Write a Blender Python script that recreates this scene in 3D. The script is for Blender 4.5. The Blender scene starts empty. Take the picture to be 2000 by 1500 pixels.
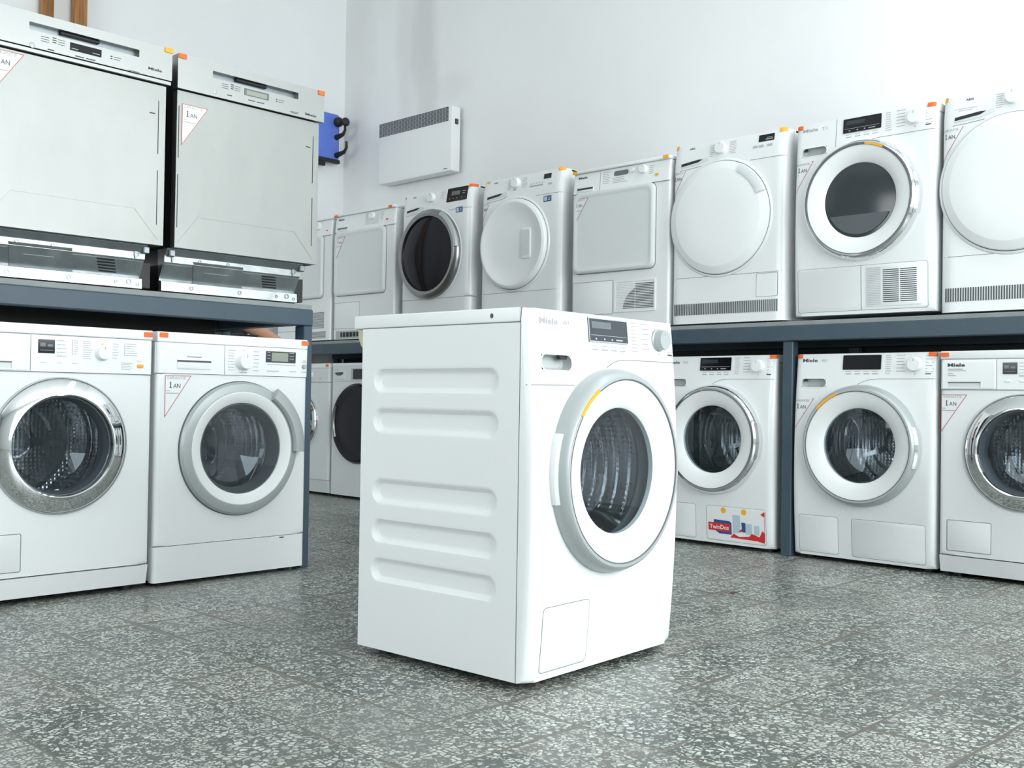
import bpy, bmesh, math, random
from math import sin, cos, pi, sqrt, radians
from mathutils import Vector, Matrix
random.seed(7)
SC = bpy.context.scene
COL = SC.collection

# ------------------------------------------------------------------ camera
cam = bpy.data.cameras.new('camera'); cam_o = bpy.data.objects.new('camera', cam); COL.objects.link(cam_o)
cam.sensor_width = 36.0; cam.lens = 2060.04 / 2000 * 36.0; cam.clip_start = .05
YAW, PIT, ROL = radians(43.929), radians(.737), radians(.900)
cam_o.matrix_world = (Matrix.Translation((0, 0, .6483)) @ Matrix.Rotation(YAW, 4, 'Z') @
                      Matrix.Rotation(pi / 2 + PIT, 4, 'X') @ Matrix.Rotation(ROL, 4, 'Z'))
SC.camera = cam_o
# ------------------------------------------------------------------ world, light, exposure
SC.view_settings.view_transform = 'Standard'; SC.view_settings.look = 'None'
SC.view_settings.gamma = 1; SC.view_settings.use_curve_mapping = False
SC.view_settings.exposure = -0.27
w = bpy.data.worlds.new('daylight'); SC.world = w; w.use_nodes = True
bg = w.node_tree.nodes['Background']; bg.inputs[0].default_value = (.86, .96, .97, 1); bg.inputs[1].default_value = 2.0
RX, RY0, RY1, LX, RH = 2.4, -3.0, 4.72, -6.31, 3.7      # room extents

def area(name, loc, rot, sx, sy, power, col):
    l = bpy.data.lights.new(name, 'AREA'); l.shape = 'RECTANGLE'; l.size = sx; l.size_y = sy
    l.energy = power; l.color = col
    o = bpy.data.objects.new(name, l); COL.objects.link(o); o.location = loc; o.rotation_euler = rot
    return o
# daylight through the shop window (right wall) and fill from an added opening behind the camera
area('window_daylight', (RX + .25, 2.0, 1.95), (0, pi / 2, 0), 2.5, 4.6, 305, (.935, .975, .995))
area('added_wall_wash', (-.9, 3.35, RH - .13), (0, 0, 0), 2.4, .22, 24, (.96, .99, 1))  # lamp added to wash the upper back wall with light
area('added_front_fill', (-3.0, RY0 - .25, 1.75), (-pi / 2, 0, pi), 3.2, 2.3, 120, (.935, .975, .995))  # added fill for the faces turned towards the front

# ------------------------------------------------------------------ materials
def mat(name, col, rough=.5, metal=0., coat=0., spec=.5, emis=None):
    m = bpy.data.materials.new(name); m.use_nodes = True
    b = m.node_tree.nodes['Principled BSDF']
    b.inputs['Base Color'].default_value = (*col, 1); b.inputs['Roughness'].default_value = rough
    b.inputs['Metallic'].default_value = metal; b.inputs['Coat Weight'].default_value = coat
    b.inputs['Coat Roughness'].default_value = .05
    b.inputs['Specular IOR Level'].default_value = spec
    return m
def nodes(m): return m.node_tree.nodes, m.node_tree.links, m.node_tree.nodes['Principled BSDF']
def add_noise(m, scale, amount, bump=0., stretch=(1, 1, 1), coord='Object', rough=0.):
    """multiplies the base colour by a soft noise, optional bump and roughness variation"""
    N, L, b = nodes(m)
    tc = N.new('ShaderNodeTexCoord'); mp = N.new('ShaderNodeMapping'); mp.inputs['Scale'].default_value = stretch
    L.new(tc.outputs[coord], mp.inputs[0])
    n = N.new('ShaderNodeTexNoise'); n.inputs['Scale'].default_value = scale; n.inputs['Detail'].default_value = 4
    L.new(mp.outputs[0], n.inputs[0])
    if amount:
        c = tuple(b.inputs['Base Color'].default_value)
        r = N.new('ShaderNodeMapRange'); r.inputs[1].default_value = .3; r.inputs[2].default_value = .7
        r.inputs[3].default_value = 1 - amount; r.inputs[4].default_value = 1
        L.new(n.outputs[0], r.inputs[0])
        x = N.new('ShaderNodeVectorMath'); x.operation = 'SCALE'; x.inputs[0].default_value = c[:3]
        L.new(r.outputs[0], x.inputs['Scale']); L.new(x.outputs[0], b.inputs['Base Color'])
    if bump:
        bp = N.new('ShaderNodeBump'); bp.inputs['Strength'].default_value = bump; bp.inputs['Distance'].default_value = .01
        L.new(n.outputs[0], bp.inputs['Height']); L.new(bp.outputs[0], b.inputs['Normal'])
    if rough:
        r2 = N.new('ShaderNodeMapRange'); r0 = b.inputs['Roughness'].default_value
        r2.inputs[3].default_value = r0 - rough; r2.inputs[4].default_value = r0 + rough
        L.new(n.outputs[0], r2.inputs[0]); L.new(r2.outputs[0], b.inputs['Roughness'])
    return m
M = {}
M['white'] = add_noise(mat('white_enamel', (.80, .825, .83), .28, spec=.5), 3, .02)
M['plastic'] = add_noise(mat('white_plastic', (.82, .845, .85), .38), 3, .02)
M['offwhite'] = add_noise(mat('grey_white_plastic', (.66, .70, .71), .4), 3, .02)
M['pocket'] = mat('pocket_grey', (.46, .50, .50), .45)
M['seam'] = mat('seam_shadow_gap', (.13, .145, .15), .8)
M['silver'] = mat('silver_paint', (.42, .455, .46), .38, metal=.25)
M['chrome'] = mat('chrome', (.82, .84, .85), .06, metal=1)
M['darkchrome'] = mat('dark_chrome', (.30, .305, .30), .30, metal=1)
M['black'] = mat('black_gloss', (.006, .007, .01), .10, spec=.22)
M['blackmat'] = mat('black_plastic', (.012, .013, .014), .5)
M['screen'] = mat('screen_panel', (.03, .04, .05), .12)
M['screenblack'] = mat('screen_black', (.005, .006, .008), .12)
M['lcdoff'] = mat('display_off', (.13, .15, .17), .2)
M['lcd'] = mat('lcd_green_grey', (.30, .33, .27), .25)
M['rubber'] = add_noise(mat('grey_rubber', (.10, .115, .125), .55), 20, .1)
M['orange'] = mat('orange_tag', (.80, .15, .02), .6)
M['yellow'] = mat('yellow_orange_tag', (.90, .42, .02), .5)
M['red'] = mat('red_print', (.62, .02, .025), .5)
M['redline'] = mat('sticker_border', (.50, .17, .15), .6)
M['paper'] = mat('sticker_paper', (.80, .82, .82), .5)
M['ink'] = mat('dark_ink', (.06, .07, .08), .5)
M['greyink'] = mat('grey_ink', (.42, .45, .47), .5)
M['paleink'] = mat('pale_ink', (.36, .36, .37), .5)
M['blue'] = add_noise(mat('blue_plastic', (.13, .23, .74), .45), 8, .08)
M['navy'] = mat('navy_print', (.03, .07, .24), .5)
M['sky'] = mat('light_blue_print', (.46, .58, .64), .5)
M['shelf'] = add_noise(mat('blue_grey_paint', (.045, .078, .108), .45), 9, .18, rough=.08)
M['slab'] = add_noise(mat('grey_board', (.27, .30, .30), .7), 14, .15)
M['wood'] = None
M['cable'] = mat('cream_plastic', (.55, .55, .38), .5)

def steel(name, col, rough, aniso, scale, amount, stretch):
    m = mat(name, col, rough, metal=1)
    add_noise(m, scale, amount, bump=(.35 if name == 'brushed_steel' else 0.), stretch=stretch, rough=.07)
    nodes(m)[2].inputs['Anisotropic'].default_value = aniso
    return m
M['steel'] = steel('brushed_steel', (.325, .338, .325), .47, 0, 3.2, .08, (1, 1, 1))
M['steelpanel'] = steel('fine_steel', (.34, .352, .34), .38, .3, 3, .06, (1, 1, 1))
M['zinc'] = steel('galvanised_sheet', (.62, .66, .67), .34, 0, 18, .30, (1, 1, 1))
M['zincdark'] = steel('dull_zinc', (.36, .40, .42), .45, 0, 14, .25, (1, 1, 1))

def thin_glass(name, tint, refl, rough=.02):
    m = bpy.data.materials.new(name); m.use_nodes = True; N = m.node_tree.nodes; L = m.node_tree.links
    N.remove(N['Principled BSDF']); out = N['Material Output']
    t = N.new('ShaderNodeBsdfTransparent'); t.inputs[0].default_value = (*tint, 1)
    g = N.new('ShaderNodeBsdfGlossy'); g.inputs['Roughness'].default_value = rough; g.inputs[0].default_value = (.9, .95, 1, 1)
    f = N.new('ShaderNodeLayerWeight'); f.inputs[0].default_value = .5
    pw = N.new('ShaderNodeMath'); pw.operation = 'POWER'; L.new(f.outputs['Facing'], pw.inputs[0]); pw.inputs[1].default_value = 4.5
    ml = N.new('ShaderNodeMath'); ml.operation = 'MULTIPLY_ADD'; L.new(pw.outputs[0], ml.inputs[0]); ml.inputs[1].default_value = .8; ml.inputs[2].default_value = refl
    x = N.new('ShaderNodeMixShader'); L.new(ml.outputs[0], x.inputs[0]); L.new(t.outputs[0], x.inputs[1]); L.new(g.outputs[0], x.inputs[2])
    L.new(x.outputs[0], out.inputs[0]); return m
M['glass'] = thin_glass('clear_glass', (.88, .92, .94), .035)
M['bowl'] = thin_glass('bowl_glass', (.72, .77, .80), .02, .03)

# washing drum: polished steel with rows of small holes
def drum_mat():
    m = mat('drum_steel', (.5, .51, .52), .16, metal=1); N, L, b = nodes(m)
    tc = N.new('ShaderNodeTexCoord'); v = N.new('ShaderNodeTexVoronoi'); v.inputs['Scale'].default_value = 75
    v.inputs['Randomness'].default_value = .15
    L.new(tc.outputs['Object'], v.inputs[0])
    r = N.new('ShaderNodeMapRange'); r.inputs[1].default_value = .18; r.inputs[2].default_value = .28
    r.inputs[3].default_value = .25; r.inputs[4].default_value = 1
    L.new(v.outputs['Distance'], r.inputs[0])
    x = N.new('ShaderNodeVectorMath'); x.operation = 'SCALE'; x.inputs[0].default_value = (.5, .51, .52)
    L.new(r.outputs[0], x.inputs['Scale']); L.new(x.outputs[0], b.inputs['Base Color'])
    bp = N.new('ShaderNodeBump'); bp.inputs['Strength'].default_value = .35; bp.inputs['Distance'].default_value = .004
    L.new(v.outputs['Distance'], bp.inputs['Height']); L.new(bp.outputs[0], b.inputs['Normal'])
    return m
M['drum'] = drum_mat()
M['paddle'] = mat('paddle_steel', (.60, .61, .62), .15, metal=1)

def wood_mat():
    m = mat('brown_wood', (.42, .20, .06), .45); N, L, b = nodes(m)
    tc = N.new('ShaderNodeTexCoord'); mp = N.new('ShaderNodeMapping'); mp.inputs['Scale'].default_value = (14, 14, .9)
    n = N.new('ShaderNodeTexNoise'); n.inputs['Scale'].default_value = 4; n.inputs['Detail'].default_value = 6
    r = N.new('ShaderNodeValToRGB'); r.color_ramp.elements[0].color = (.20, .08, .022, 1); r.color_ramp.elements[1].color = (.50, .25, .08, 1)
    r.color_ramp.elements[0].position = .3; r.color_ramp.elements[1].position = .7
    L.new(tc.outputs['Object'], mp.inputs[0]); L.new(mp.outputs[0], n.inputs[0]); L.new(n.outputs[0], r.inputs[0]); L.new(r.outputs[0], b.inputs['Base Color'])
    return m
M['wood'] = wood_mat()

def math_node(N, L, op, a, b=None):
    n = N.new('ShaderNodeMath'); n.operation = op
    for i, v in enumerate((a, b)):
        if v is None: continue
        if isinstance(v, (int, float)): n.inputs[i].default_value = v
        else: L.new(v, n.inputs[i])
    return n.outputs[0]

def floor_mat():
    m = mat('terrazzo_tiles', (.3, .3, .3), .3); N, L, b = nodes(m)
    tc = N.new('ShaderNodeTexCoord'); P = tc.outputs['Object']
    sp = N.new('ShaderNodeSeparateXYZ'); L.new(P, sp.inputs[0])
    mn = lambda op, a, c=None: math_node(N, L, op, a, c)
    T = .2045
    # slightly wandering joints
    wn = N.new('ShaderNodeTexNoise'); wn.inputs['Scale'].default_value = 2.2; L.new(P, wn.inputs[0])
    wob = mn('MULTIPLY', mn('SUBTRACT', wn.outputs[0], .5), .03)
    u = mn('DIVIDE', mn('ADD', mn('ADD', sp.outputs[0], 1.152), wob), T)
    v = mn('DIVIDE', mn('ADD', mn('SUBTRACT', sp.outputs[1], 1.815), wob), T)
    iu, iv = mn('FLOOR', u), mn('FLOOR', v)
    fu, fv = mn('FRACT', u), mn('FRACT', v)
    eu = mn('MINIMUM', fu, mn('SUBTRACT', 1., fu)); ev = mn('MINIMUM', fv, mn('SUBTRACT', 1., fv))
    cb = N.new('ShaderNodeCombineXYZ'); L.new(iu, cb.inputs[0]); L.new(iv, cb.inputs[1])
    wh = N.new('ShaderNodeTexWhiteNoise'); L.new(cb.outputs[0], wh.inputs['Vector'])
    rs = N.new('ShaderNodeSeparateColor'); L.new(wh.outputs['Color'], rs.inputs[0])
    # joint width varies over the floor
    jn = N.new('ShaderNodeTexNoise'); jn.inputs['Scale'].default_value = 3.1; L.new(P, jn.inputs[0])
    jw = mn('MULTIPLY', mn('MAXIMUM', mn('SUBTRACT', jn.outputs[0], .42), .04), .13)
    edge = mn('MINIMUM', eu, ev)
    jr = N.new('ShaderNodeMapRange'); jr.interpolation_type = 'SMOOTHSTEP'
    L.new(edge, jr.inputs[0]); L.new(mn('MULTIPLY', jw, .6), jr.inputs[1]); L.new(mn('MULTIPLY', jw, 1.8), jr.inputs[2])   # 0 in the joint, 1 on the tile
    # marble chips, shifted per tile so that no chip crosses a joint; chips differ in size from tile to tile
    off = N.new('ShaderNodeVectorMath'); off.operation = 'SCALE'; off.inputs['Scale'].default_value = 7.3
    L.new(wh.outputs['Color'], off.inputs[0])
    wp = N.new('ShaderNodeTexNoise'); wp.inputs['Scale'].default_value = 60; wp.inputs['Detail'].default_value = 2; L.new(P, wp.inputs[0])
    wv = N.new('ShaderNodeVectorMath'); wv.operation = 'SCALE'; wv.inputs['Scale'].default_value = .012; L.new(wp.outputs['Color'], wv.inputs[0])
    p1 = N.new('ShaderNodeVectorMath'); p1.operation = 'ADD'; L.new(P, p1.inputs[0]); L.new(off.outputs[0], p1.inputs[1])
    p2 = N.new('ShaderNodeVectorMath'); p2.operation = 'ADD'; L.new(p1.outputs[0], p2.inputs[0]); L.new(wv.outputs[0], p2.inputs[1])
    def chips(scale, thr_lo, thr_hi, keep):
        ve = N.new('ShaderNodeTexVoronoi'); ve.voronoi_dimensions = '2D'; ve.feature = 'DISTANCE_TO_EDGE'
        vc = N.new('ShaderNodeTexVoronoi'); vc.voronoi_dimensions = '2D'
        for q in (ve, vc):
            L.new(p2.outputs[0], q.inputs['Vector'])
            if isinstance(scale, (int, float)): q.inputs['Scale'].default_value = scale
            else: L.new(scale, q.inputs['Scale'])
        s = N.new('ShaderNodeMapRange'); s.inputs[1].default_value = thr_lo; s.inputs[2].default_value = thr_hi
        L.new(ve.outputs['Distance'], s.inputs[0])
        c = N.new('ShaderNodeSeparateColor'); L.new(vc.outputs['Color'], c.inputs[0])
        k = mn('LESS_THAN', c.outputs[0], keep)
        return mn('MULTIPLY', s.outputs[0], k), c
    sc1 = mn('ADD', mn('MULTIPLY', rs.outputs[1], 34), 66.)
    a, ca = chips(sc1, .13, .19, mn('ADD', mn('MULTIPLY', rs.outputs[2], .25), .42))
    c2, cc = chips(160, .12, .2, .36)
    chip = mn('MAXIMUM', a, mn('MULTIPLY', c2, .75))
    # colours
    def mix(f, A, B):
        x = N.new('ShaderNodeMix'); x.data_type = 'RGBA'
        if isinstance(f, (int, float)): x.inputs[0].default_value = f
        else: L.new(f, x.inputs[0])
        for k, V in ((6, A), (7, B)):
            if isinstance(V, tuple): x.inputs[k].default_value = (*V, 1)
            else: L.new(V, x.inputs[k])
        return x.outputs[2]
    base = mix(rs.outputs[0], (.058, .074, .066), (.125, .138, .120))
    warm = mn('GREATER_THAN', rs.outputs[1], .80)
    base = mix(mn('MULTIPLY', warm, .5), base, (.16, .14, .125))
    stone = mix(ca.outputs[1], (.34, .37, .335), (.60, .62, .57))
    col = mix(chip, base, stone)
    dirt = N.new('ShaderNodeTexNoise'); dirt.inputs['Scale'].default_value = 2.6; dirt.inputs['Detail'].default_value = 6; L.new(P, dirt.inputs[0])
    dr = N.new('ShaderNodeMapRange'); dr.inputs[1].default_value = .42; dr.inputs[2].default_value = .68; dr.inputs[4].default_value = .5
    L.new(dirt.outputs[0], dr.inputs[0])
    col = mix(dr.outputs[0], col, (.16, .17, .155))
    col = mix(jr.outputs[0], (.125, .118, .092), col)
    L.new(col, b.inputs['Base Color'])
    rr = N.new('ShaderNodeMapRange'); rr.inputs[3].default_value = .22; rr.inputs[4].default_value = .42; L.new(dirt.outputs[0], rr.inputs[0])
    L.new(rr.outputs[0], b.inputs['Roughness'])
    bp = N.new('ShaderNodeBump'); bp.inputs['Strength'].default_value = .35; bp.inputs['Distance'].default_value = .003
    L.new(jr.outputs[0], bp.inputs['Height']); L.new(bp.outputs[0], b.inputs['Normal'])
    return m
M['floor'] = floor_mat()

def wall_mat(name, stains=()):
    m = mat(name, (.80, .815, .815), .85, spec=.2); N, L, b = nodes(m)
    mn = lambda op, a, c=None: math_node(N, L, op, a, c)
    tc = N.new('ShaderNodeTexCoord'); P = tc.outputs['Object']; sp = N.new('ShaderNodeSeparateXYZ'); L.new(P, sp.inputs[0])
    n = N.new('ShaderNodeTexNoise'); n.inputs['Scale'].default_value = 1.3; n.inputs['Detail'].default_value = 7; L.new(P, n.inputs[0])
    r = N.new('ShaderNodeMapRange'); r.inputs[1].default_value = .3; r.inputs[2].default_value = .7; r.inputs[3].default_value = .955; L.new(n.outputs[0], r.inputs[0])
    f = r.outputs[0]
    for (x, z, wx, wz, amt) in stains:          # soot streaks and scuffs with a shape of their own
        n2 = N.new('ShaderNodeTexNoise'); n2.inputs['Scale'].default_value = 3.5; n2.inputs['Detail'].default_value = 3
        mp = N.new('ShaderNodeMapping'); mp.inputs['Scale'].default_value = (1, 1, .45); L.new(P, mp.inputs[0]); L.new(mp.outputs[0], n2.inputs[0])
        w_ = mn('MULTIPLY', mn('SUBTRACT', n2.outputs[0], .5), 1.2)
        dx = mn('ADD', mn('DIVIDE', mn('SUBTRACT', sp.outputs[0], x), wx), w_)
        dz = mn('DIVIDE', mn('SUBTRACT', sp.outputs[2], z), wz)
        d = mn('ADD', mn('MULTIPLY', dx, dx), mn('MULTIPLY', dz, dz))
        s = N.new('ShaderNodeMapRange'); s.interpolation_type = 'SMOOTHSTEP'; s.inputs[1].default_value = 0; s.inputs[2].default_value = 1.3
        s.inputs[3].default_value = 1 - amt; s.inputs[4].default_value = 1; L.new(d, s.inputs[0])
        f = mn('MULTIPLY', f, s.outputs[0])
    x = N.new('ShaderNodeVectorMath'); x.operation = 'SCALE'; x.inputs[0].default_value = (.90, .915, .918)
    L.new(f, x.inputs['Scale']); L.new(x.outputs[0], b.inputs['Base Color'])
    bn = N.new('ShaderNodeTexNoise'); bn.inputs['Scale'].default_value = 9; bn.inputs['Detail'].default_value = 8; L.new(P, bn.inputs[0])
    bp = N.new('ShaderNodeBump'); bp.inputs['Strength'].default_value = .25; bp.inputs['Distance'].default_value = .01
    L.new(bn.outputs[0], bp.inputs['Height']); L.new(bp.outputs[0], b.inputs['Normal'])
    return m

# ------------------------------------------------------------------ mesh helpers
FLAT = lambda x, z: 0.0
def obj(name, bm, m, parent=None, S=None, smooth=True, ang=32):
    """bmesh -> one mesh object; S(x,z) drapes the flat shape over a curved front"""
    if S is not None and S is not FLAT:
        zz = [v.co.z for v in bm.verts]; lo, hi = min(zz), max(zz)
        if hi - lo > .03:                      # extra rows so that tall shapes follow the curve
            k = int((hi - lo) / .02) + 1
            for i in range(1, k):
                bmesh.ops.bisect_plane(bm, geom=bm.verts[:] + bm.edges[:] + bm.faces[:], plane_co=(0, 0, lo + (hi - lo) * i / k), plane_no=(0, 0, 1), dist=1e-6)
        for v in bm.verts: v.co.y += S(v.co.x, v.co.z)
    bmesh.ops.recalc_face_normals(bm, faces=bm.faces)
    if smooth:
        for f in bm.faces: f.smooth = True
        for e in bm.edges:
            if len(e.link_faces) == 2 and e.calc_face_angle(0) > radians(ang): e.smooth = False
    me = bpy.data.meshes.new(name); bm.to_mesh(me); bm.free()
    me.materials.append(m); o = bpy.data.objects.new(name, me); COL.objects.link(o)
    if parent: o.parent = parent
    return o
def NB(): return bmesh.new()
def tag(o, label, cat, group=None):
    o['label'] = label; o['category'] = cat
    if group: o['group'] = group
    return o
def thing(name, label, cat, loc, deg=0, group=None):
    o = bpy.data.objects.new(name, None); COL.objects.link(o); o.empty_display_size = .1
    o.location = loc; o.rotation_euler = (0, 0, radians(deg)); return tag(o, label, cat, group)
def lab(o, s): o['label'] = s; return o

def box(bm, x0, x1, y0, y1, z0, z1, bev=0, seg=2):
    r = bmesh.ops.create_cube(bm, size=1); vs = r['verts']
    for v in vs:
        v.co = Vector((x0 + (v.co.x + .5) * (x1 - x0), y0 + (v.co.y + .5) * (y1 - y0), z0 + (v.co.z + .5) * (z1 - z0)))
    if bev:
        es = list({e for v in vs for e in v.link_edges})
        bmesh.ops.bevel(bm, geom=es, offset=bev, segments=seg, profile=.5, affect='EDGES')
    return bm
def rrect(x0, x1, z0, z1, r, n=5):
    if r <= 0: return [(x0, z0), (x1, z0), (x1, z1), (x0, z1)]
    r = min(r, (x1 - x0) / 2 - 1e-5, (z1 - z0) / 2 - 1e-5)
    p = []
    for cx, cz, a in ((x1 - r, z0 + r, -90), (x1 - r, z1 - r, 0), (x0 + r, z1 - r, 90), (x0 + r, z0 + r, 180)):
        for i in range(n + 1):
            t = radians(a + 90 * i / n); p.append((cx + r * cos(t), cz + r * sin(t)))
    return p
def loft(bm, loops, cap0=True, cap1=True):
    rows = [[bm.verts.new(p) for p in lp] for lp in loops]; n = len(rows[0])
    for a, b in zip(rows, rows[1:]):
        for i in range(n):
            bm.faces.new((a[i], a[(i + 1) % n], b[(i + 1) % n], b[i]))
    if cap0: bm.faces.new(rows[0])
    if cap1: bm.faces.new(rows[-1])
    return bm
def prism(bm, poly, yf, yb):
    return loft(bm, [[(x, yb, z) for x, z in poly], [(x, yf, z) for x, z in poly]])
def rplate(bm, x0, x1, z0, z1, r, yf, yb, b=0.):
    """rounded plate with a softened front edge"""
    if b <= 0: return prism(bm, rrect(x0, x1, z0, z1, r), yf, yb)
    L = [(0, yb), (0, yf + b), (.3 * b, yf + .3 * b), (b, yf)]
    return loft(bm, [[(x, y, z) for x, z in rrect(x0 + i, x1 - i, z0 + i, z1 - i, max(r - i, .0006))] for i, y in L])
def holed(bm, o, i, yf, yb, ri=0., ro=0.):
    """flat frame: outer rect o, inner rect i (x0,x1,z0,z1)"""
    A = rrect(*o, max(ro, .0005)); Bp = rrect(*i, max(ri, .0005))
    loops = [[(x, yb, z) for x, z in A], [(x, yf, z) for x, z in A], [(x, yf, z) for x, z in Bp], [(x, yb, z) for x, z in Bp]]
    rows = [[bm.verts.new(p) for p in lp] for lp in loops]; n = len(rows[0])
    for k in range(4):
        a, b = rows[k], rows[(k + 1) % 4]
        for j in range(n): bm.faces.new((a[j], a[(j + 1) % n], b[(j + 1) % n], b[j]))
    return bm
def outline(bm, poly, wd, yf, yb):
    """closed thin line along a polygon"""
    n = len(poly); inn = []
    for k in range(n):
        p0, p1, p2 = Vector(poly[k - 1]), Vector(poly[k]), Vector(poly[(k + 1) % n])
        d1 = (p1 - p0).normalized(); d2 = (p2 - p1).normalized()
        nn = Vector((-d1.y - d2.y, d1.x + d2.x)); nn.normalize()
        c = max(.3, nn.dot(Vector((-d1.y, d1.x))))
        inn.append(p1 + nn * wd / c)
    loops = [[(x, yb, z) for x, z in poly], [(x, yf, z) for x, z in poly], [(p.x, yf, p.y) for p in inn], [(p.x, yb, p.y) for p in inn]]
    rows = [[bm.verts.new(p) for p in lp] for lp in loops]
    for k in range(4):
        a, b = rows[k], rows[(k + 1) % 4]
        for j in range(n): bm.faces.new((a[j], a[(j + 1) % n], b[(j + 1) % n], b[j]))
    return bm
def path(bm, pts, wd, yf, yb):
    """open thin line through points (x,z)"""
    P = [Vector(p) for p in pts]; up = []; dn = []
    for k, p in enumerate(P):
        d = (P[min(k + 1, len(P) - 1)] - P[max(k - 1, 0)]).normalized(); nn = Vector((-d.y, d.x))
        up.append(p + nn * wd / 2); dn.append(p - nn * wd / 2)
    return loft(bm, [[(u.x, yb, u.y), (u.x, yf, u.y), (d.x, yf, d.y), (d.x, yb, d.y)] for u, d in zip(up, dn)])
def dense(p0, p1, n=16): return [(p0[0] + (p1[0] - p0[0]) * i / n, p0[1] + (p1[1] - p0[1]) * i / n) for i in range(n + 1)]
def lathe(bm, prof, cx, cz, n=72):
    rows = []
    for r, y in prof:
        if r < 1e-6: rows.append([bm.verts.new((cx, y, cz))])
        else: rows.append([bm.verts.new((cx + r * cos(2 * pi * i / n), y, cz + r * sin(2 * pi * i / n))) for i in range(n)])
    for a, b in zip(rows, rows[1:]):
        for i in range(n):
            j = (i + 1) % n
            if len(a) == 1 and len(b) == 1: continue
            if len(a) == 1: bm.faces.new((a[0], b[i], b[j]))
            elif len(b) == 1: bm.faces.new((a[i], a[j], b[0]))
            else: bm.faces.new((a[i], a[j], b[j], b[i]))
    return bm
def ringsec(bm, sec, cx, cz, a0=0, a1=360, n=72):
    """closed section [(r,y)..] swept about the door axis; full ring or arc (deg)"""
    full = abs(a1 - a0) >= 360; m = n if full else n + 1
    loops = []
    for i in range(m):
        t = radians(a0 + (a1 - a0) * i / n); loops.append([(cx + r * cos(t), y, cz + r * sin(t)) for r, y in sec])
    rows = [[bm.verts.new(p) for p in lp] for lp in loops]; k = len(sec)
    for i in range(m if full else m - 1):
        a, b = rows[i], rows[(i + 1) % m]
        for j in range(k): bm.faces.new((a[j], a[(j + 1) % k], b[(j + 1) % k], b[j]))
    if not full: bm.faces.new(rows[0]); bm.faces.new(rows[-1])
    return bm
_xs_edge = (0, .0015, .004, .007, .011, .016, .022, .028)
def grid_panel(bm, x0, x1, z0, z1, S, yb, nz=14, zlow=None):
    """front skin that follows S, with side, top and bottom returns back to yb (absolute)"""
    w_ = x1 - x0
    xs = [x0 + e for e in _xs_edge] + [x0 + .028 + (w_ - .056) * i / 24 for i in range(1, 24)] + [x1 - e for e in reversed(_xs_edge)]
    rows = []
    for k in range(nz + 1):
        row = []
        for x in xs:
            lo = zlow(x) if zlow else z0
            z = lo + (z1 - lo) * k / nz; row.append((x, S(x, z), z))
        rows.append(row)
    V = [[bm.verts.new(p) for p in r] for r in rows]
    for a, b in zip(V, V[1:]):
        for i in range(len(a) - 1): bm.faces.new((a[i], a[i + 1], b[i + 1], b[i]))
    per = V[0] + [r[-1] for r in V[1:]] + V[-1][-2::-1] + [r[0] for r in V[-2:0:-1]]
    back = [bm.verts.new((v.co.x, yb, v.co.z)) for v in per]; n = len(per)
    for i in range(n): bm.faces.new((per[i], per[(i + 1) % n], back[(i + 1) % n], back[i]))
    return bm
def hole_panel(bm, x0, x1, z0, z1, cx, cz, r, S, yb):
    """front skin with a round porthole, folded back at its outer edge and at the hole"""
    ang = [2 * pi * i / 96 for i in range(96)] + [math.atan2(z - cz, x - cx) % (2 * pi) for x in (x0, x1) for z in (z0, z1)]
    ang = sorted(set(round(a, 6) for a in ang)); ts = (0, .15, .35, .55, .72, .83, .90, .945, .97, .986, 1)
    rings = []
    for t in ts:
        ring = []
        for a in ang:
            c, s = cos(a), sin(a); k = 1e9
            if c > 1e-9: k = min(k, (x1 - cx) / c)
            if c < -1e-9: k = min(k, (x0 - cx) / c)
            if s > 1e-9: k = min(k, (z1 - cz) / s)
            if s < -1e-9: k = min(k, (z0 - cz) / s)
            q = r + (k - r) * t; x, z = cx + q * c, cz + q * s; ring.append((x, S(x, z), z))
        rings.append(ring)
    rings = [[(x, y + .035, z) for x, y, z in rings[0]]] + rings + [[(x, yb, z) for x, y, z in rings[-1]]]
    return loft(bm, rings, False, False)

_txt = {}
def text(parent, s, x0, zb, width, height, m, name='lettering', S=FLAT, d=-.0006, bold=.0, P0=None, P1=None, vert=None):
    """flat letters on a front: baseline starts at (x0,zb)"""
    key = (s, bold)
    if key not in _txt:
        cu = bpy.data.curves.new('lettering', 'FONT'); cu.body = s; cu.size = 1; cu.offset = bold; cu.resolution_u = 2
        o = bpy.data.objects.new('lettering', cu); me = bpy.data.meshes.new_from_object(o)
        bb = [(min(v.co[k] for v in me.vertices), max(v.co[k] for v in me.vertices)) for k in (0, 1)]
        _txt[key] = ([tuple(v.co) for v in me.vertices], [tuple(p.vertices) for p in me.polygons], bb)
        bpy.data.objects.remove(o); bpy.data.meshes.remove(me); bpy.data.curves.remove(cu)
    vs, fs, bb = _txt[key]
    kx = width / (bb[0][1] - bb[0][0]); kz = height / (bb[1][1] - bb[1][0])
    V = []
    for a, b, _ in vs:
        x = x0 + (a - bb[0][0]) * kx; z = zb + (b - bb[1][0]) * kz; V.append((x, S(x, z) + d, z))
    me = bpy.data.meshes.new(name); me.from_pydata(V, [], fs); me.materials.append(m)
    o = bpy.data.objects.new(name, me); COL.objects.link(o); o.parent = parent
    return o
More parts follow.
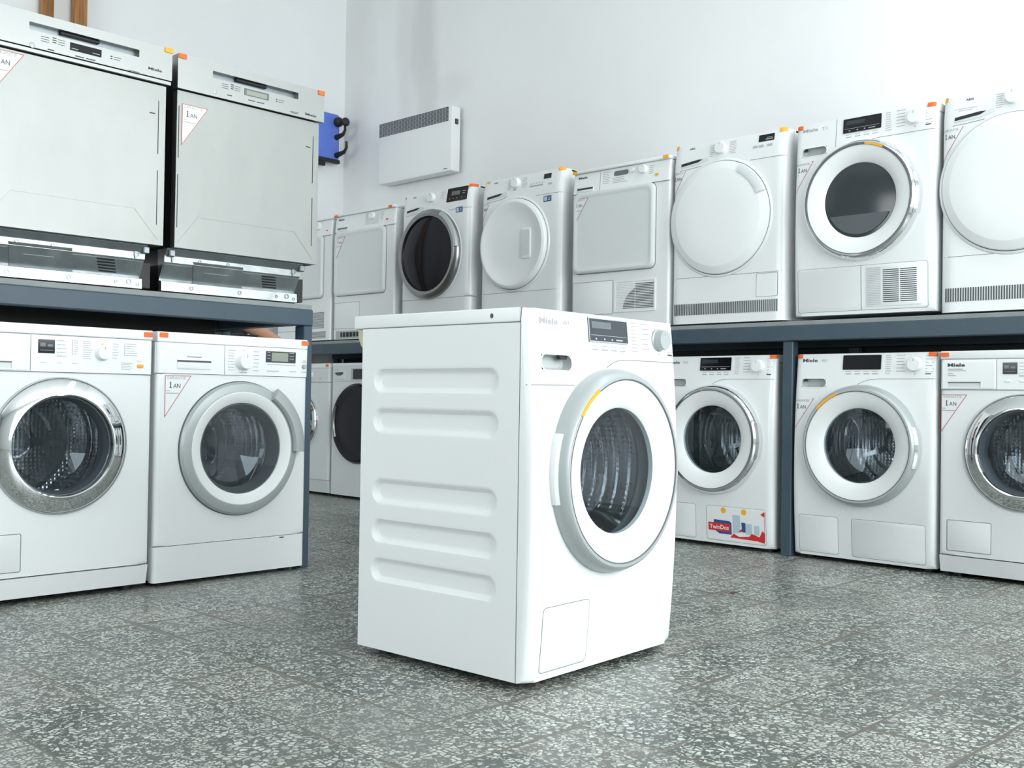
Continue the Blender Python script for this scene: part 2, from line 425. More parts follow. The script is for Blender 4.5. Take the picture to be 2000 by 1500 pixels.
def marks(parent, items, S=FLAT, m=None, name='printed_legend', h=.0022, d=-.0005):
    """fine print too small to read: one mesh of short bars (x0,x1,z)"""
    bm = NB()
    for it in items:
        x0, x1, z = it[:3]; hh = it[3] if len(it) > 3 else h
        n = max(1, int((x1 - x0) / .03))
        for k in range(n):
            a, b = x0 + (x1 - x0) * k / n, x0 + (x1 - x0) * (k + 1) / n
            bm.faces.new([bm.verts.new((x, S(x, zz) + d, zz)) for x, zz in ((a, z - hh / 2), (b, z - hh / 2), (b, z + hh / 2), (a, z + hh / 2))])
    return obj(name, bm, m or M['greyink'], parent)
def col_marks(x0, x1, zt, n, dz, jit=.3):
    return [(x0, x1 - (x1 - x0) * jit * random.random(), zt - dz * i) for i in range(n)]
def sticker(parent, x, z, S=FLAT, w_=.094, h=.139, clipx=None):
    """triangular warranty sticker: top edge at z, point straight below the left corner"""
    off = -.0006
    def dr(bm): return bm
    bm = NB(); bm.faces.new([bm.verts.new((a, off, b)) for a, b in ((x, z - h), (x + w_, z), (x, z))])
    st = obj('warranty_sticker', bm, M['paper'], parent, S)
    lab(st, 'white triangular warranty sticker with a red border')
    bm = NB(); outline(bm, [(x, z - h), (x + w_, z), (x, z)], .0022, off - .0005, off); obj('sticker_border', bm, M['redline'], st, S)
    text(st, 'GARANTIE', x + .006, z - .013, w_ * .72, .0095, M['greyink'], S=S, d=-.0012)
    bm = NB()
    a, b = x + .016, z - .042
    for q in ([(a + .003, b), (a + .0062, b), (a + .0062, b + .021), (a + .003, b + .018)], [(a, b), (a + .0092, b), (a + .0092, b + .0022), (a, b + .0022)], [(a, b + .0155), (a + .003, b + .0165), (a + .0062, b + .021), (a + .004, b + .0205)]):
        bm.faces.new([bm.verts.new((p, -.0012, r)) for p, r in q])
    obj('lettering', bm, M['ink'], st, S, smooth=False)
    text(st, 'AN', x + .030, z - .042, .026, .0145, M['ink'], S=S, d=-.0012)
    marks(st, [(x + .004, x + .018, z - .052, .0025), (x + .004, x + .050, z - .060, .003)], S, M['greyink'], d=-.0012)
    return st
def corner_tag(parent, x, z, m, S=FLAT, w_=.030, h=.016):
    bm = NB(); rplate(bm, x - w_ / 2, x + w_ / 2, z - h / 2, z + h / 2, .003, -.0030, .001)
    for i in range(1, 10):
        bmesh.ops.bisect_plane(bm, geom=bm.verts[:] + bm.edges[:] + bm.faces[:], plane_co=(x - w_ / 2 + w_ * i / 10, 0, 0), plane_no=(1, 0, 0), dist=1e-6)
    return obj('corner_tag', bm, m, parent, S)
def knob(parent, x, z, r, S=FLAT, m=None, depth=.022, ridge=True):
    bm = NB(); lathe(bm, [(r * 1.12, .0), (r * 1.12, -.003), (r, -.005), (r * .97, -depth + .004), (r * .90, -depth), (0, -depth)], x, z, 40)
    y = S(x, z)
    for v in bm.verts: v.co.y += y
    k = obj('knob', bm, m or M['plastic'], parent)
    bm = NB(); rplate(bm, x - .0013, x + .0013, z + r * .45, z + r * .85, .0004, y - depth - .0008, y - depth + .001)
    obj('pointer', bm, M['greyink'], k)
    return k
def simple(name, parent, m, x0, x1, z0, z1, r=.002, yf=-.002, yb=.001, b=0., S=FLAT):
    bm = NB(); rplate(bm, x0, x1, z0, z1, r, yf, yb, b); return obj(name, bm, m, parent, S)
def feet(parent, W, D, h=.018):
    for x in (.05, W - .05):
        for y in (.06, D - .06):
            bm = NB(); lathe2(bm, x, y, .022, 0, h + .004); obj('foot', bm, M['blackmat'], parent)
def lathe2(bm, x, y, r, z0, z1, n=20):
    a = [(x + r * cos(2 * pi * i / n), y + r * sin(2 * pi * i / n)) for i in range(n)]
    return loft(bm, [[(p, q, z0) for p, q in a], [(p, q, z1) for p, q in a]])
def rounded(R, W, S0=FLAT, dep=None):
    """front surface whose two vertical edges roll back with radius R"""
    def S(x, z):
        d = min(x, W - x); e = 0
        if d < R: d = max(d, 0); e = (dep or R) * (1 - sqrt(max(0, 1 - ((R - d) / R) ** 2)))
        return S0(x, z) + e
    return S

# ------------------------------------------------------------------ porthole interiors
def drum(parent, cx, cz, phase=90, r=.232, mouth=.168, y0=.045, hole=.2, yf=0.):
    y0 += yf
    bm = NB(); lathe(bm, [(mouth, y0), (mouth + .012, y0 - .006), (r, y0 + .03)] + [(r - (.006 if k % 3 == 1 else 0), y0 + .05 + .012 * k) for k in range(21)] + [(r - .03, y0 + .33), (.185, y0 + .333), (.180, y0 + .326), (.172, y0 + .333), (.135, y0 + .334), (.130, y0 + .326), (.122, y0 + .334), (.07, y0 + .335), (.05, y0 + .315), (0, y0 + .31)], cx, cz, 72)
    d = obj('drum', bm, M['drum'], parent)
    for k in range(3):
        t = radians(phase + 120 * k); bm = NB()
        # ridge along the drum axis, rounded top, swept slightly
        secs = []
        for i in range(9):
            f = i / 8; y = y0 + .035 + f * .26; hgt = .003 + .046 * max(0., sin(pi * f)) ** .7; tw = t + .16 * f
            lp = []
            for j in range(9):
                u = -1 + 2 * j / 8; rr = r - .003 - hgt * (1 - abs(u) ** 2.2); ta = tw + u * .026 / r
                lp.append((cx + rr * cos(ta), y, cz + rr * sin(ta)))
            secs.append(lp)
        loft(bm, secs); obj('paddle', bm, M['paddle'], d)
    # three-armed boss on the back wall
    bm = NB()
    for k in range(3):
        t = radians(phase + 60 + 120 * k); c, s = cos(t), sin(t)
        q = [(.02, -.016), (.17, -.008), (.17, .008), (.02, .016)]
        loft(bm, [[(cx + a * c - b * s, yy, cz + a * s + b * c) for a, b in q] for yy in (y0 + .335, y0 + .318)])
    obj('drum_back_ribs', bm, M['paddle'], d)
    # door seal
    bm = NB(); ringsec(bm, [(hole + .004, yf + .012), (hole + .004, yf + .03), (mouth + .004, y0 + .006), (mouth - .008, y0 - .008), (mouth + .002, y0 - .022), (mouth - .008, yf + .004), (hole - .014, yf - .001)], cx, cz)
    obj('door_seal', bm, M['rubber'], parent)
    return d
def bowl(parent, cx, cz, r, yf, m=None, deep=.075):
    bm = NB(); lathe(bm, [(0, yf - .003), (r * .6, yf - .0022), (r, yf), (r * .99, yf + .016), (r * .90, deep * .6), (r * .78, deep), (r * .4, deep + .012), (0, deep + .015)], cx, cz, 72)
    g = obj('door_glass', bm, m or M['glass'], parent); return g

# ------------------------------------------------------------------ cabinets
def cabinet(parent, W, H, D, yf, z0=.018, lid=None, m=None, lidx=0.):
    """carcass behind the front skin and the lid on top; yf = where the front skin ends"""
    bm = NB(); t = lid[0] if lid else 0
    box(bm, .001, W - .001, yf, D, z0, H - t - (.0015 if t else 0), .003, 1)
    # open the front so that the drum is not buried in a solid block
    fr = [f for f in bm.faces if f.normal.y < -.99 and f.calc_area() > .05]; bmesh.ops.delete(bm, geom=fr, context='FACES')
    obj('cabinet', bm, m or M['white'], parent)
    if lid:
        bm = NB(); box(bm, -lidx, W + lidx, lid[1], lid[2], H - t, H, .004, 3); obj('lid', bm, m or M['plastic'], parent)

# the round-door model: white fascia, silver ring, white glass face
def bulge(x, z): return -.023 * (1 - ((z - .41) / .42) ** 2)
def miele_round(parent, W=.596, H=.85, D=.55, kind='washer', ring='silver', dz=0., hinge='left', cz=.478, marker=(118, 142), logo_m=None,
                flaps='two', seam_left=False, S0=bulge, screen_off=False, cabinet_on=True, ink=None):
    S = rounded(.024, W, S0)
    cx = W / 2; z0 = .018
    if cabinet_on: cabinet(parent, W, H, D, .024, z0, (.034, .024, D + .03))
    bm = NB(); hole_panel(bm, 0, W, z0, H - .002, cx, cz, .2, S, .0225)
    pk = (.034, .142, .712 + dz, .746 + dz)
    for co, no in (((pk[0], 0, 0), (1, 0, 0)), ((pk[1], 0, 0), (1, 0, 0)), ((0, 0, pk[2]), (0, 0, 1)), ((0, 0, pk[3]), (0, 0, 1))):
        bmesh.ops.bisect_plane(bm, geom=bm.verts[:] + bm.edges[:] + bm.faces[:], plane_co=co, plane_no=no, dist=1e-6)
    bmesh.ops.delete(bm, geom=[f for f in bm.faces if pk[0] < f.calc_center_median().x < pk[1] and pk[2] < f.calc_center_median().z < pk[3]], context='FACES')
    obj('front_panel', bm, M['white'], parent)
    bm = NB(); ztop = .745 + dz
    path(bm, [(W * .62 - .09, ztop - .022), (W * .62 - .065, ztop - .010), (W * .62 - .04, ztop - .003), (W * .62, ztop)] + dense((W * .62, ztop), (W - .001, ztop), 30)[1:], .0016, -.0006, .002)
    if seam_left: path(bm, dense((.0005, .677), (.15, .679), 24), .0016, -.0006, .002)
    obj('fascia_seam', bm, M['seam'], parent, S)
    ink = ink or M['ink']
    text(parent, 'Miele', .034, .815 + dz, .066, .0145, logo_m or ink, 'logo', S, bold=.025)
    text(parent, 'W1' if kind == 'washer' else 'T1', .118, .815 + dz, .024, .0115, M['paleink'], 'logo', S)
    # display
    sc = simple('display', parent, M['screen'] if seam_left else M['screenblack'], .214, .374, .783 + dz, .841 + dz, .002, -.0022, .001, S=S)
    bm = NB(); outline(bm, rrect(.214, .374, .783 + dz, .841 + dz, .002, 2), .0028, -.0032, -.002); obj('display_frame', bm, M['silver'] if seam_left else M['screenblack'], sc, S)
    if not screen_off:
        simple('readout', sc, M['lcdoff'] if seam_left else M['screen'], .226, .305, .816 + dz, .832 + dz, .001, -.0028, -.002, S=S)
        marks(sc, [(.220, .368, .7995 + dz, .001)] + [(x, x + .006, .791 + dz, .004) for x in (.238, .272, .303)] + [(.322, .350, .791 + dz, .003)], S, M['greyink'], d=-.003)
    # touch buttons under the display
    marks(parent, [(x, x + .024, .7655 + dz, .0038) for x in (.226, .264, .302, .338)] + [(x, x + .022, .7745 + dz, .0018) for x in (.226, .264, .302, .338)], S, M['greyink'] if kind == 'dryer' or ring == 'chrome' else M['paleink'])
    kb = knob(parent, .512, .801 + dz, .0265, S, M['silver'] if ring == 'silver' and seam_left else M['plastic'], .024)
    L = col_marks(.392, .418, .838 + dz, 9, .0088) + col_marks(.436, .472, .838 + dz, 6, .0125) + col_marks(.552, .586, .834 + dz, 6, .0125)
    marks(parent, L, S, M['paleink'])
    marks(parent, [(.552, .574, .7645 + dz, .0042)], S, M['ink'], 'start_button'); marks(parent, [(.509, .514, .7645 + dz, .005)], S, M['greyink'])
    # detergent drawer grip: a real pocket
    bm = NB(); holed(bm, (.0305, .1455, .7085 + dz, .7495 + dz), (.0335, .1425, .7115 + dz, .7465 + dz), -.0012, .001, .0172, .0200); dr = obj('drawer_grip', bm, M['plastic'], parent, S)
    bm = NB(); loft(bm, [[(x, y, z) for x, z in rrect(.0335 + i, .1425 - i, .7115 + dz + i * .6, .7465 + dz - i * .2, .0172, 5)] for i, y in ((0, -.0008), (.0005, .012), (.004, .022), (.010, .026))], False, True)
    obj('grip_pocket', bm, M['pocket'], dr, S)
    bm = NB(); prism(bm, [(.104, .7455 + dz), (.108, .7370 + dz), (.130, .7370 + dz), (.134, .7455 + dz)] if seam_left else [(.040, .7445 + dz), (.040, .735 + dz), (.052, .735 + dz), (.052, .7445 + dz)], .004, .014); obj('drawer_catch', bm, M['blackmat'], dr, S)
    # door
    y = S(cx, cz)
    Rm = M[ring]
    bm = NB(); lathe(bm, [(.217, y - .0355), (.205, y - .034), (.178, y - .027), (.156, y - .018), (.150, y - .012), (.149, y + .0)], cx, cz)
    door = obj('door', bm, M['plastic'], parent)
    lab(door, 'round door with a white glass face')
    bm = NB(); ringsec(bm, [(.243, y + .012), (.243, y - .004), (.239, y - .020), (.232, y - .034), (.226, y - .0385), (.219, y - .0385), (.2165, y - .036), (.2165, y - .02), (.205, y + .012)], cx, cz, n=96)
    obj('door_ring', bm, Rm, door)
    bm = NB(); ringsec(bm, [(.2183, y - .0375), (.2183, y - .0392), (.2158, y - .0382), (.2158, y - .0365)], cx, cz, n=96); obj('ring_groove', bm, M['seam'], door)
    bm = NB(); ringsec(bm, [(.2255, y - .038), (.2255, y - .0405), (.2165, y - .0395), (.2165, y - .037)], cx, cz, marker[0], marker[1], 16); obj('orange_marker', bm, M['yellow'], door)
    a0 = 0 if hinge == 'left' else 180   # grip opposite the hinge
    bm = NB(); ringsec(bm, [(.240, y - .006), (.247, y - .008), (.2455, y - .024), (.236, y - .031), (.232, y - .028)], cx, cz, a0 - 19, a0 + 19, 24)
    obj('handle', bm, M['plastic'] if ring == 'silver' and hinge == 'right' else M['chrome'], door)
    if kind == 'washer':
        bowl(door, cx, cz, .149, y - .012); drum(parent, cx, cz, 78 if hinge == 'right' else 20, yf=y)
    else:
        bm = NB(); lathe(bm, [(0, y - .016), (.1, y - .0155), (.149, y - .012), (.148, y)], cx, cz); obj('door_glass', bm, M['dryglass'], door)
        bm = NB(); q = .138; a0_, a1_ = radians(205), radians(335)
        pts = [(cx + q * cos(a0_ + (a1_ - a0_) * k / 20), cz + q * sin(a0_ + (a1_ - a0_) * k / 20)) for k in range(21)]
        bm.faces.new([bm.verts.new((px_, y - .0172, pz_)) for px_, pz_ in pts]); obj('glass_segment', bm, M['filter'], door)  # slightly lighter lower segment on the porthole glass
    # flaps
    if flaps == 'one': fl = [(.045, .218, .034, .182)]
    elif flaps == 'two': fl = [(.030, .205, .030, .184), (.262, .562, .030, .184)]
    else: fl = [(.022, .570, .032, .212)]
    for (a, b, c, d_) in fl:
        f = simple('service_flap', parent, M['white'], a + .0013, b - .0013, c + .0013, d_ - .0013, .010, -.0008, .001, .0004, S)
        bm = NB(); outline(bm, rrect(a, b, c, d_, .011, 4), .0016, -.0004, .001); obj('flap_gap', bm, M['seam'], f, S)
        if flaps != 'dryer':
            bm = NB(); ringsec(bm, [(.0075, -.0016), (.0088, -.0010), (.0075, -.0008)], (a + b) / 2 + .01, d_ - .028, n=20); obj('flap_catch', bm, M['white'], f, S)
    return S
M['dryglass'] = mat('smoked_glass', (.040, .047, .053), .12, spec=.5)
M['filter'] = mat('segment_grey', (.075, .088, .098), .35)

# ------------------------------------------------------------------ older washer: full-width lid, wide polished ring, plinth
def miele_old(parent, W=.598, H=.85, D=.58, drawer_step=True, R=.012):
    S = rounded(R, W); cx, cz = .303, .478; y = 0
    cabinet(parent, W, H, D, .014, .018, (.031, -.004, D + .01))
    bm = NB(); hole_panel(bm, 0, W, .084, H - .146, cx, cz, .165, S, .016); obj('front_panel', bm, M['white'], parent)
    bm = NB(); grid_panel(bm, 0, W, H - .1445, H - .0325, lambda x, z: S(x, z) - .003, .016, 3); obj('control_panel', bm, M['plastic'], parent)
    bm = NB(); loft(bm, [[(x, yy, z) for x, z in ((.002 + i, .018), (W - .002 - i, .018), (W - .002, .080), (.002, .080))] for i, yy in ((.006, .07), (.006, .012), (.0, .0))], True, True)
    for v in bm.verts:
        if v.co.z < .05 and v.co.y < .03: v.co.y += .012
    obj('plinth', bm, M['plastic'], parent)
    F = lambda x, z: -.003
    bm = NB(); path(bm, [(.206, H - .034), (.206, H - .1435)], .0014, -.0006, .001); path(bm, [(.002, H - .1455), (W - .002, H - .1455)], .0015, -.0004, .004); obj('panel_gap', bm, M['seam'], parent, F)
    # drawer front with finger slot
    bm = NB(); holed(bm, (.010, .200, H - .141, H - .042), (.030, .150, H - .139, H - .117), -.0035, .001, .001, .004); dr = obj('detergent_drawer', bm, M['white'], parent, F)
    bm = NB(); box(bm, .031, .149, -.0012, .0, H - .139, H - .117); obj('finger_slot', bm, M['offwhite'], dr, F)
    bm = NB(); box(bm, .030, .150, -.0045, .0, H - .1195, H - .1165); obj('slot_lip', bm, M['seam'], dr, F)
    sc = simple('display', parent, M['screenblack'], .228, .278, H - .088, H - .046, .001, -.002, .001, S=F)
    marks(sc, [(.233, .250, H - .062, .012), (.255, .272, H - .064, .008), (.233, .273, H - .079, .002)], F, M['lcdoff'], d=-.0028)
    knob(parent, .430, H - .080, .0225, F, M['plastic'], .02)
    marks(parent, [(.4275, .4325, H - .053, .006)], F, M['yellow'], 'orange_pointer_mark')
    L = [(.332, .334, H - .067, .048)] + col_marks(.337, .352, H - .046, 7, .0068) + col_marks(.366, .398, H - .046, 9, .0068) + \
        col_marks(.462, .485, H - .050, 6, .009) + [(.502, .504, H - .067, .044)] + col_marks(.506, .548, H - .048, 6, .0074) + \
        col_marks(.492, .534, H - .110, 5, .005) + col_marks(.284, .318, H - .048, 5, .012)
    marks(parent, L, F, M['greyink'], h=.0018)
    bt = NB()
    for x, z in ((.236, H - .114), (.286, H - .114), (.334, H - .114), (.286, H - .090), (.545, H - .100)):
        rplate(bt, x, x + .018, z - .003, z + .003, .0028, -.0025, .001, .001)
    obj('push_buttons', bt, M['plastic'], parent, F)
    bt = NB(); rplate(bt, .546, .568, H - .124, H - .112, .0055, -.004, .001, .0015); obj('start_button', bt, M['yellow'], parent, F)
    # door
    bm = NB(); lathe(bm, [(.208, .002), (.208, -.006), (.205, -.011), (.201, -.014), (.164, -.033), (.159, -.0335), (.1555, -.030), (.153, -.018), (.150, -.002)], cx, cz, 96)
    door = obj('door', bm, M['chrome'], parent); lab(door, 'round door with a wide polished metal ring')
    bm = NB(); ringsec(bm, [(.2125, .003), (.2125, -.007), (.2085, -.009), (.2065, .003)], cx, cz, n=96); obj('door_surround', bm, M['silver'], door)
    bm = NB(); lathe(bm, [(.1525, -.014), (.150, -.014), (.143, .02), (.142, .04)], cx, cz); obj('inner_rim', bm, M['rubber'], door)
    bowl(door, cx, cz, .150, -.016); drum(parent, cx, cz, 55, hole=.165)
    f = simple('service_flap', parent, M['white'], .031, .189, .101, .213, .004, -.0012, .001, .0006)
    bm = NB(); outline(bm, rrect(.029, .191, .099, .215, .005, 4), .0018, -.0006, .001); obj('flap_gap', bm, M['seam'], f)
    feet(parent, W, D)
    return S

# ------------------------------------------------------------------ washer with big silver ring, curved bar grip and right-hand display
def silver_ring_washer(parent, W=.598, H=.85, D=.58):
    S = rounded(.014, W); cx, cz = .318, .455
    cabinet(parent, W, H, D, .016, .018, (.034, -.002, D + .01))
    bm = NB(); hole_panel(bm, 0, W, .1345, H - .1395, cx, cz, .185, S, .018); obj('front_panel', bm, M['white'], parent)
    bm = NB(); grid_panel(bm, 0, W, .014, .1325, lambda x, z: S(x, z) + .001, .03, 3); k = obj('kick_panel', bm, M['white'], parent)
    simple('kick_latch', k, M['ink'], .490, .508, .124, .128, .001, -.001, .003)
    bm = NB(); grid_panel(bm, -.003, W + .003, H - .138, H - .0355, lambda x, z: S(min(max(x, 0), W), z) - .005 - .003 * (z - H + .14) / .1, .016, 4); obj('control_panel', bm, M['plastic'], parent)
    F = lambda x, z: -.005 - .003 * (z - H + .14) / .1
    bm = NB(); path(bm, [(.247, H - .036), (.250, H - .1375)], .0014, -.0006, .001); obj('panel_gap', bm, M['seam'], parent, F)
    bm = NB(); rplate(bm, .070, .195, H - .122, H - .086, .002, -.003, .001, .001); dr = obj('detergent_drawer', bm, M['plastic'], parent, F)
    bm = NB(); box(bm, .070, .195, -.0036, .0, H - .099, H - .093); obj('finger_slot', bm, M['ink'], dr, F)
    marks(dr, [(.105, .160, H - .081, .004)], F, M['paleink'])
    kb = knob(parent, .323, H - .089, .0285, F, M['plastic'], .026)
    L = col_marks(.262, .292, H - .052, 8, .0098) + col_marks(.362, .388, H - .053, 6, .0135) + [(.308, .338, H - .128, .003), (.318, .328, H - .050, .002)] + \
        [(.420, .540, H - .0965, .002), (.420, .470, H - .120, .003), (.515, .545, H - .120, .003), (.568, .590, H - .120, .003), (.568, .588, H - .084, .003), (.572, .586, H - .078, .003)]
    marks(parent, L, F, M['greyink'])
    sc = simple('display', parent, M['screen'], .414, .540, H - .0885, H - .0485, .001, -.002, .001, S=F)
    simple('readout', sc, M['lcd'], .437, .507, H - .084, H - .053, .001, -.0026, -.001, S=F)
    marks(sc, [(a, b, H - .053 - .0105 * i, .0018) for i in range(3) for a, b in ((.418, .432), (.512, .532))], F, M['greyink'], d=-.0028)
    bm = NB(); lathe(bm, [(.0085, .0), (.0085, -.006), (.007, -.008), (0, -.008)], .578, H - .099, 24); obj('start_button', bm, M['silver'], parent, F)
    bm = NB(); ringsec(bm, [(.233, .004), (.233, -.008), (.226, -.018), (.205, -.024), (.198, -.024), (.192, -.016), (.192, .004)], cx, cz, n=96)
    door = obj('door', bm, M['silver'], parent); lab(door, 'round door with a wide silver ring')
    bm = NB(); lathe(bm, [(.199, -.0235), (.196, -.026), (.170, -.021), (.160, -.012), (.157, .0)], cx, cz, 96); obj('white_inner_ring', bm, M['plastic'], door)
    bm = NB(); lathe(bm, [(.158, -.010), (.155, -.010), (.140, .03), (.139, .045)], cx, cz); obj('inner_rim', bm, M['rubber'], door)
    bowl(door, cx, cz, .157, -.010, deep=.06)
    bm = NB(); ringsec(bm, [(.205, -.020), (.246, -.014), (.252, -.022), (.250, -.034), (.240, -.040), (.212, -.040), (.205, -.034)], cx, cz, -4, 57, 36)
    obj('handle', bm, M['silver'], door)
    bm = NB(); ringsec(bm, [(.2335, .003), (.2362, .003), (.2362, -.002), (.2335, -.002)], cx, cz, n=96); obj('door_gap', bm, M['seam'], door)
    drum(parent, cx, cz, 35, mouth=.162, hole=.185); feet(parent, W, D)
    return S

# ------------------------------------------------------------------ dryers and washer with slanted fascia and round door
def aeg_body(parent, W=.598, H=.83, D=.58, seam=.712, low=.218, hole=None, cx=.27):
    S0 = lambda x, z: .016 * max(0, (z - .735) / .095) ** 1.3
    S = rounded(.038, W, S0, .056)
    cabinet(parent, W, H, D, .056, .008, None)
    bm = NB(); box(bm, .001, W - .001, .066, D, H - .016, H, .004, 2); obj('lid', bm, M['plastic'], parent)
    if hole:
        bm = NB(); hole_panel(bm, 0, W, low + .001, H - .001, cx, hole[0], hole[1], S, .0575); obj('front_panel', bm, M['white'], parent)
        bm = NB(); grid_panel(bm, 0, W, .008, low - .001, S, .0575, 5); obj('lower_panel', bm, M['white'], parent)
    else:
        bm = NB(); grid_panel(bm, 0, W, .008, H - .001, S, .0575, 20); obj('front_panel', bm, M['white'], parent)
    bm = NB(); path(bm, dense((.002, low), (W - .002, low), 30), .0016, -.0006, .001)
    path(bm, dense((W - .18, seam), (W - .002, seam), 20), .0016, -.0006, .001)
    path(bm, [(.001, seam), (.05, seam + .002), (.10, seam + .004), (.17, seam + .010), (.205, seam + .022)], .0016, -.0006, .001)
    obj('panel_gap', bm, M['seam'], parent, S)
    text(parent, 'AEG', .094, H - .024, .029, .0085, M['ink'], 'logo', S, bold=.03)
    # slanted drawer grip: dark slot under a lip
    bm = NB(); prism(bm, [(.056, seam + .013), (.058, seam + .031), (.200, seam + .046), (.205, seam + .034), (.150, seam + .019)], -.0022, .001); g = obj('drawer_grip', bm, M['offwhite'], parent, S)
    bm = NB(); prism(bm, [(.058, seam + .019), (.059, seam + .0315), (.150, seam + .0415), (.172, seam + .040), (.150, seam + .029)], -.003, .0); obj('grip_slot', bm, M['blackmat'], g, S)
    knob(parent, .268, H - .040, .0265, S, M['plastic'], .024)
    return S
def energy_label(parent, x, z, S):
    p = simple('energy_badge', parent, M['navy'], x, x + .054, z - .030, z, .003, -.0008, .001, S=S)
    marks(p, [(x + .004, x + .026, z - .015, .022)], S, M['sky'], d=-.0012); marks(p, [(x + .032, x + .050, z - .010, .004), (x + .032, x + .046, z - .020, .006)], S, M['sky'], d=-.0012)
def louvre(parent, x0, x1, z0, z1, n, S, name='air_grille', m=None, vertical=True, slant=.0):
    p = simple(name, parent, m or M['offwhite'], x0, x1, z0, z1, .003, -.001, .001, S=S)
    bm = NB()
    for i in range(n):
        if vertical:
            a = x0 + (x1 - x0) * (i + .25) / n; b = x0 + (x1 - x0) * (i + .72) / n
            prism(bm, [(a, z0 + .002), (b, z0 + .002), (b, z1 - .002), (a, z1 - .002)], -.0018, 0)
        else:
            a = z0 + (z1 - z0) * (i + .3) / n; b = z0 + (z1 - z0) * (i + .7) / n
            prism(bm, [(x0 + .002, a), (x1 - .002, a), (x1 - .002, b), (x0 + .002, b)], -.0018, 0)
    obj('grille_slots', bm, M['ink'], p, S); return p
def aeg_dryer(parent, H=.83, big=True):
    cx, cz = (.268, .476) if big else (.265, .472)
    S = aeg_body(parent, H=H)
    y = S(cx, cz)
    R = .252 if big else .240
    # shallow moulded collar round the door
    bm = NB(); ringsec(bm, [(R + .015, y + .0015), (R + .011, y - .004), (R + .006, y - .006), (R + .003, y - .005), (R + .0025, y - .001), (R + .0025, y + .003)], cx, cz, n=96); obj('door_surround', bm, M['white'], parent)
    bm = NB()
    if big: lathe(bm, [(R, y + .0), (R, y - .010), (R - .003, y - .015), (R - .008, y - .017), (.220, y - .0275), (.216, y - .0285), (.12, y - .031), (0, y - .032)], cx, cz, 96)
    else: lathe(bm, [(R, y), (R, y - .014), (R - .006, y - .024), (.222, y - .030), (.204, y - .027), (.190, y - .020), (.12, y - .018), (0, y - .018)], cx, cz, 96)
    door = obj('door', bm, M['plastic'], parent); lab(door, 'plain white round door')
    bm = NB(); ringsec(bm, [(R + .0025, y + .001), (R + .0025, y - .003), (R, y - .003), (R, y + .001)], cx, cz, n=96); obj('door_gap', bm, M['seam'], door)
    if big:
        bm = NB(); ringsec(bm, [(.212, y - .024), (.214, y - .0315), (.232, y - .0335), (.2505, y - .026), (.2535, y - .008)], cx, cz, 22, 62, 28); obj('handle', bm, M['offwhite'], door)
    else:
        bm = NB(); rplate(bm, cx + .065, cx + .138, cz - .085, cz + .075, .012, y - .0235, y - .016, .003); h = obj('handle', bm, M['plastic'], door)
        bm = NB(); rplate(bm, cx + .074, cx + .130, cz - .070, cz + .065, .010, y - .0242, y - .020, .0); obj('grip_recess', bm, M['offwhite'], h)
    marks(parent, col_marks(.205, .232, H - .020, 7, .0085) + col_marks(.308, .345, H - .018, 8, .0075), S, M['greyink'])
    if big:
        d = simple('display', parent, M['screenblack'], .455, .530, H - .044, H - .014, .001, -.002, .001, S=S); marks(d, [(.490, .525, H - .036, .004), (.495, .522, H - .029, .002)], S, M['greyink'], d=-.0026)
        for a, b in ((.430, .452), (.458, .482), (.498, .524)): simple('touch_button', parent, M['greyink'], a, b, H - .068, H - .058, .001, -.0015, .001, S=S)
    else:
        d = simple('display', parent, M['screenblack'], .462, .512, H - .044, H - .018, .001, -.002, .001, S=S)
        simple('touch_button', parent, M['greyink'], .368, .462, H - .076, H - .069, .001, -.0015, .001, S=S)
        simple('touch_button', parent, M['greyink'], .498, .524, H - .078, H - .070, .001, -.0015, .001, S=S)
        simple('touch_button', parent, M['greyink'], .250, .270, H - .078, H - .070, .001, -.0015, .001, S=S)
        marks(parent, [(x, x + .006, H - .060, .008) for x in (.372, .392, .412, .432, .452)], S, M['greyink'])
    return S
def aeg_grille(parent, S): return louvre(parent, .026, .562, .046, .101, 58, S)

def aeg_washer(parent, H=.84):
    cx, cz = .268, .474
    S = aeg_body(parent, H=H, hole=(cz, .2), cx=cx); y = S(cx, cz)
    bm = NB(); ringsec(bm, [(.258, y + .006), (.258, y - .014), (.248, y - .030), (.232, y - .038), (.216, y - .036), (.213, y - .024), (.213, y + .006)], cx, cz, n=96)
    door = obj('door', bm, M['darkchrome'], parent); lab(door, 'round door with a dark metal ring and black glass')
    bm = NB(); lathe(bm, [(0, y - .045), (.09, y - .044), (.17, y - .038), (.2135, y - .026), (.2135, y)], cx, cz, 96); obj('door_glass', bm, M['black'], door)
    bm = NB(); ringsec(bm, [(.2585, y + .005), (.263, y + .004), (.263, y - .002), (.2585, y - .004)], cx, cz, n=96); obj('door_surround', bm, M['plastic'], door)
    bm = NB(); ringsec(bm, [(.236, y - .034), (.257, y - .020), (.262, y - .028), (.254, y - .040), (.240, y - .044)], cx, cz, 5, 62, 28); obj('handle', bm, M['silver'], door)
    d = simple('display', parent, M['screenblack'], .395, .560, H - .083, H - .004, .003, -.0022, .001, S=S)
    simple('readout', d, M['lcdoff'], .432, .500, H - .048, H - .024, .001, -.0028, -.002, S=S)
    marks(d, [(x, x + .010, H - .066, .003) for x in (.415, .445, .475, .515)] + [(.520, .545, H - .030, .003), (.520, .540, H - .042, .003)], S, M['greyink'], d=-.0028)
    marks(parent, [(.340, .372, H - .010 - .009 * i, .0018) for i in range(6)], S, M['paleink'])
    energy_label(parent, .478, H - .120, S)
    return S

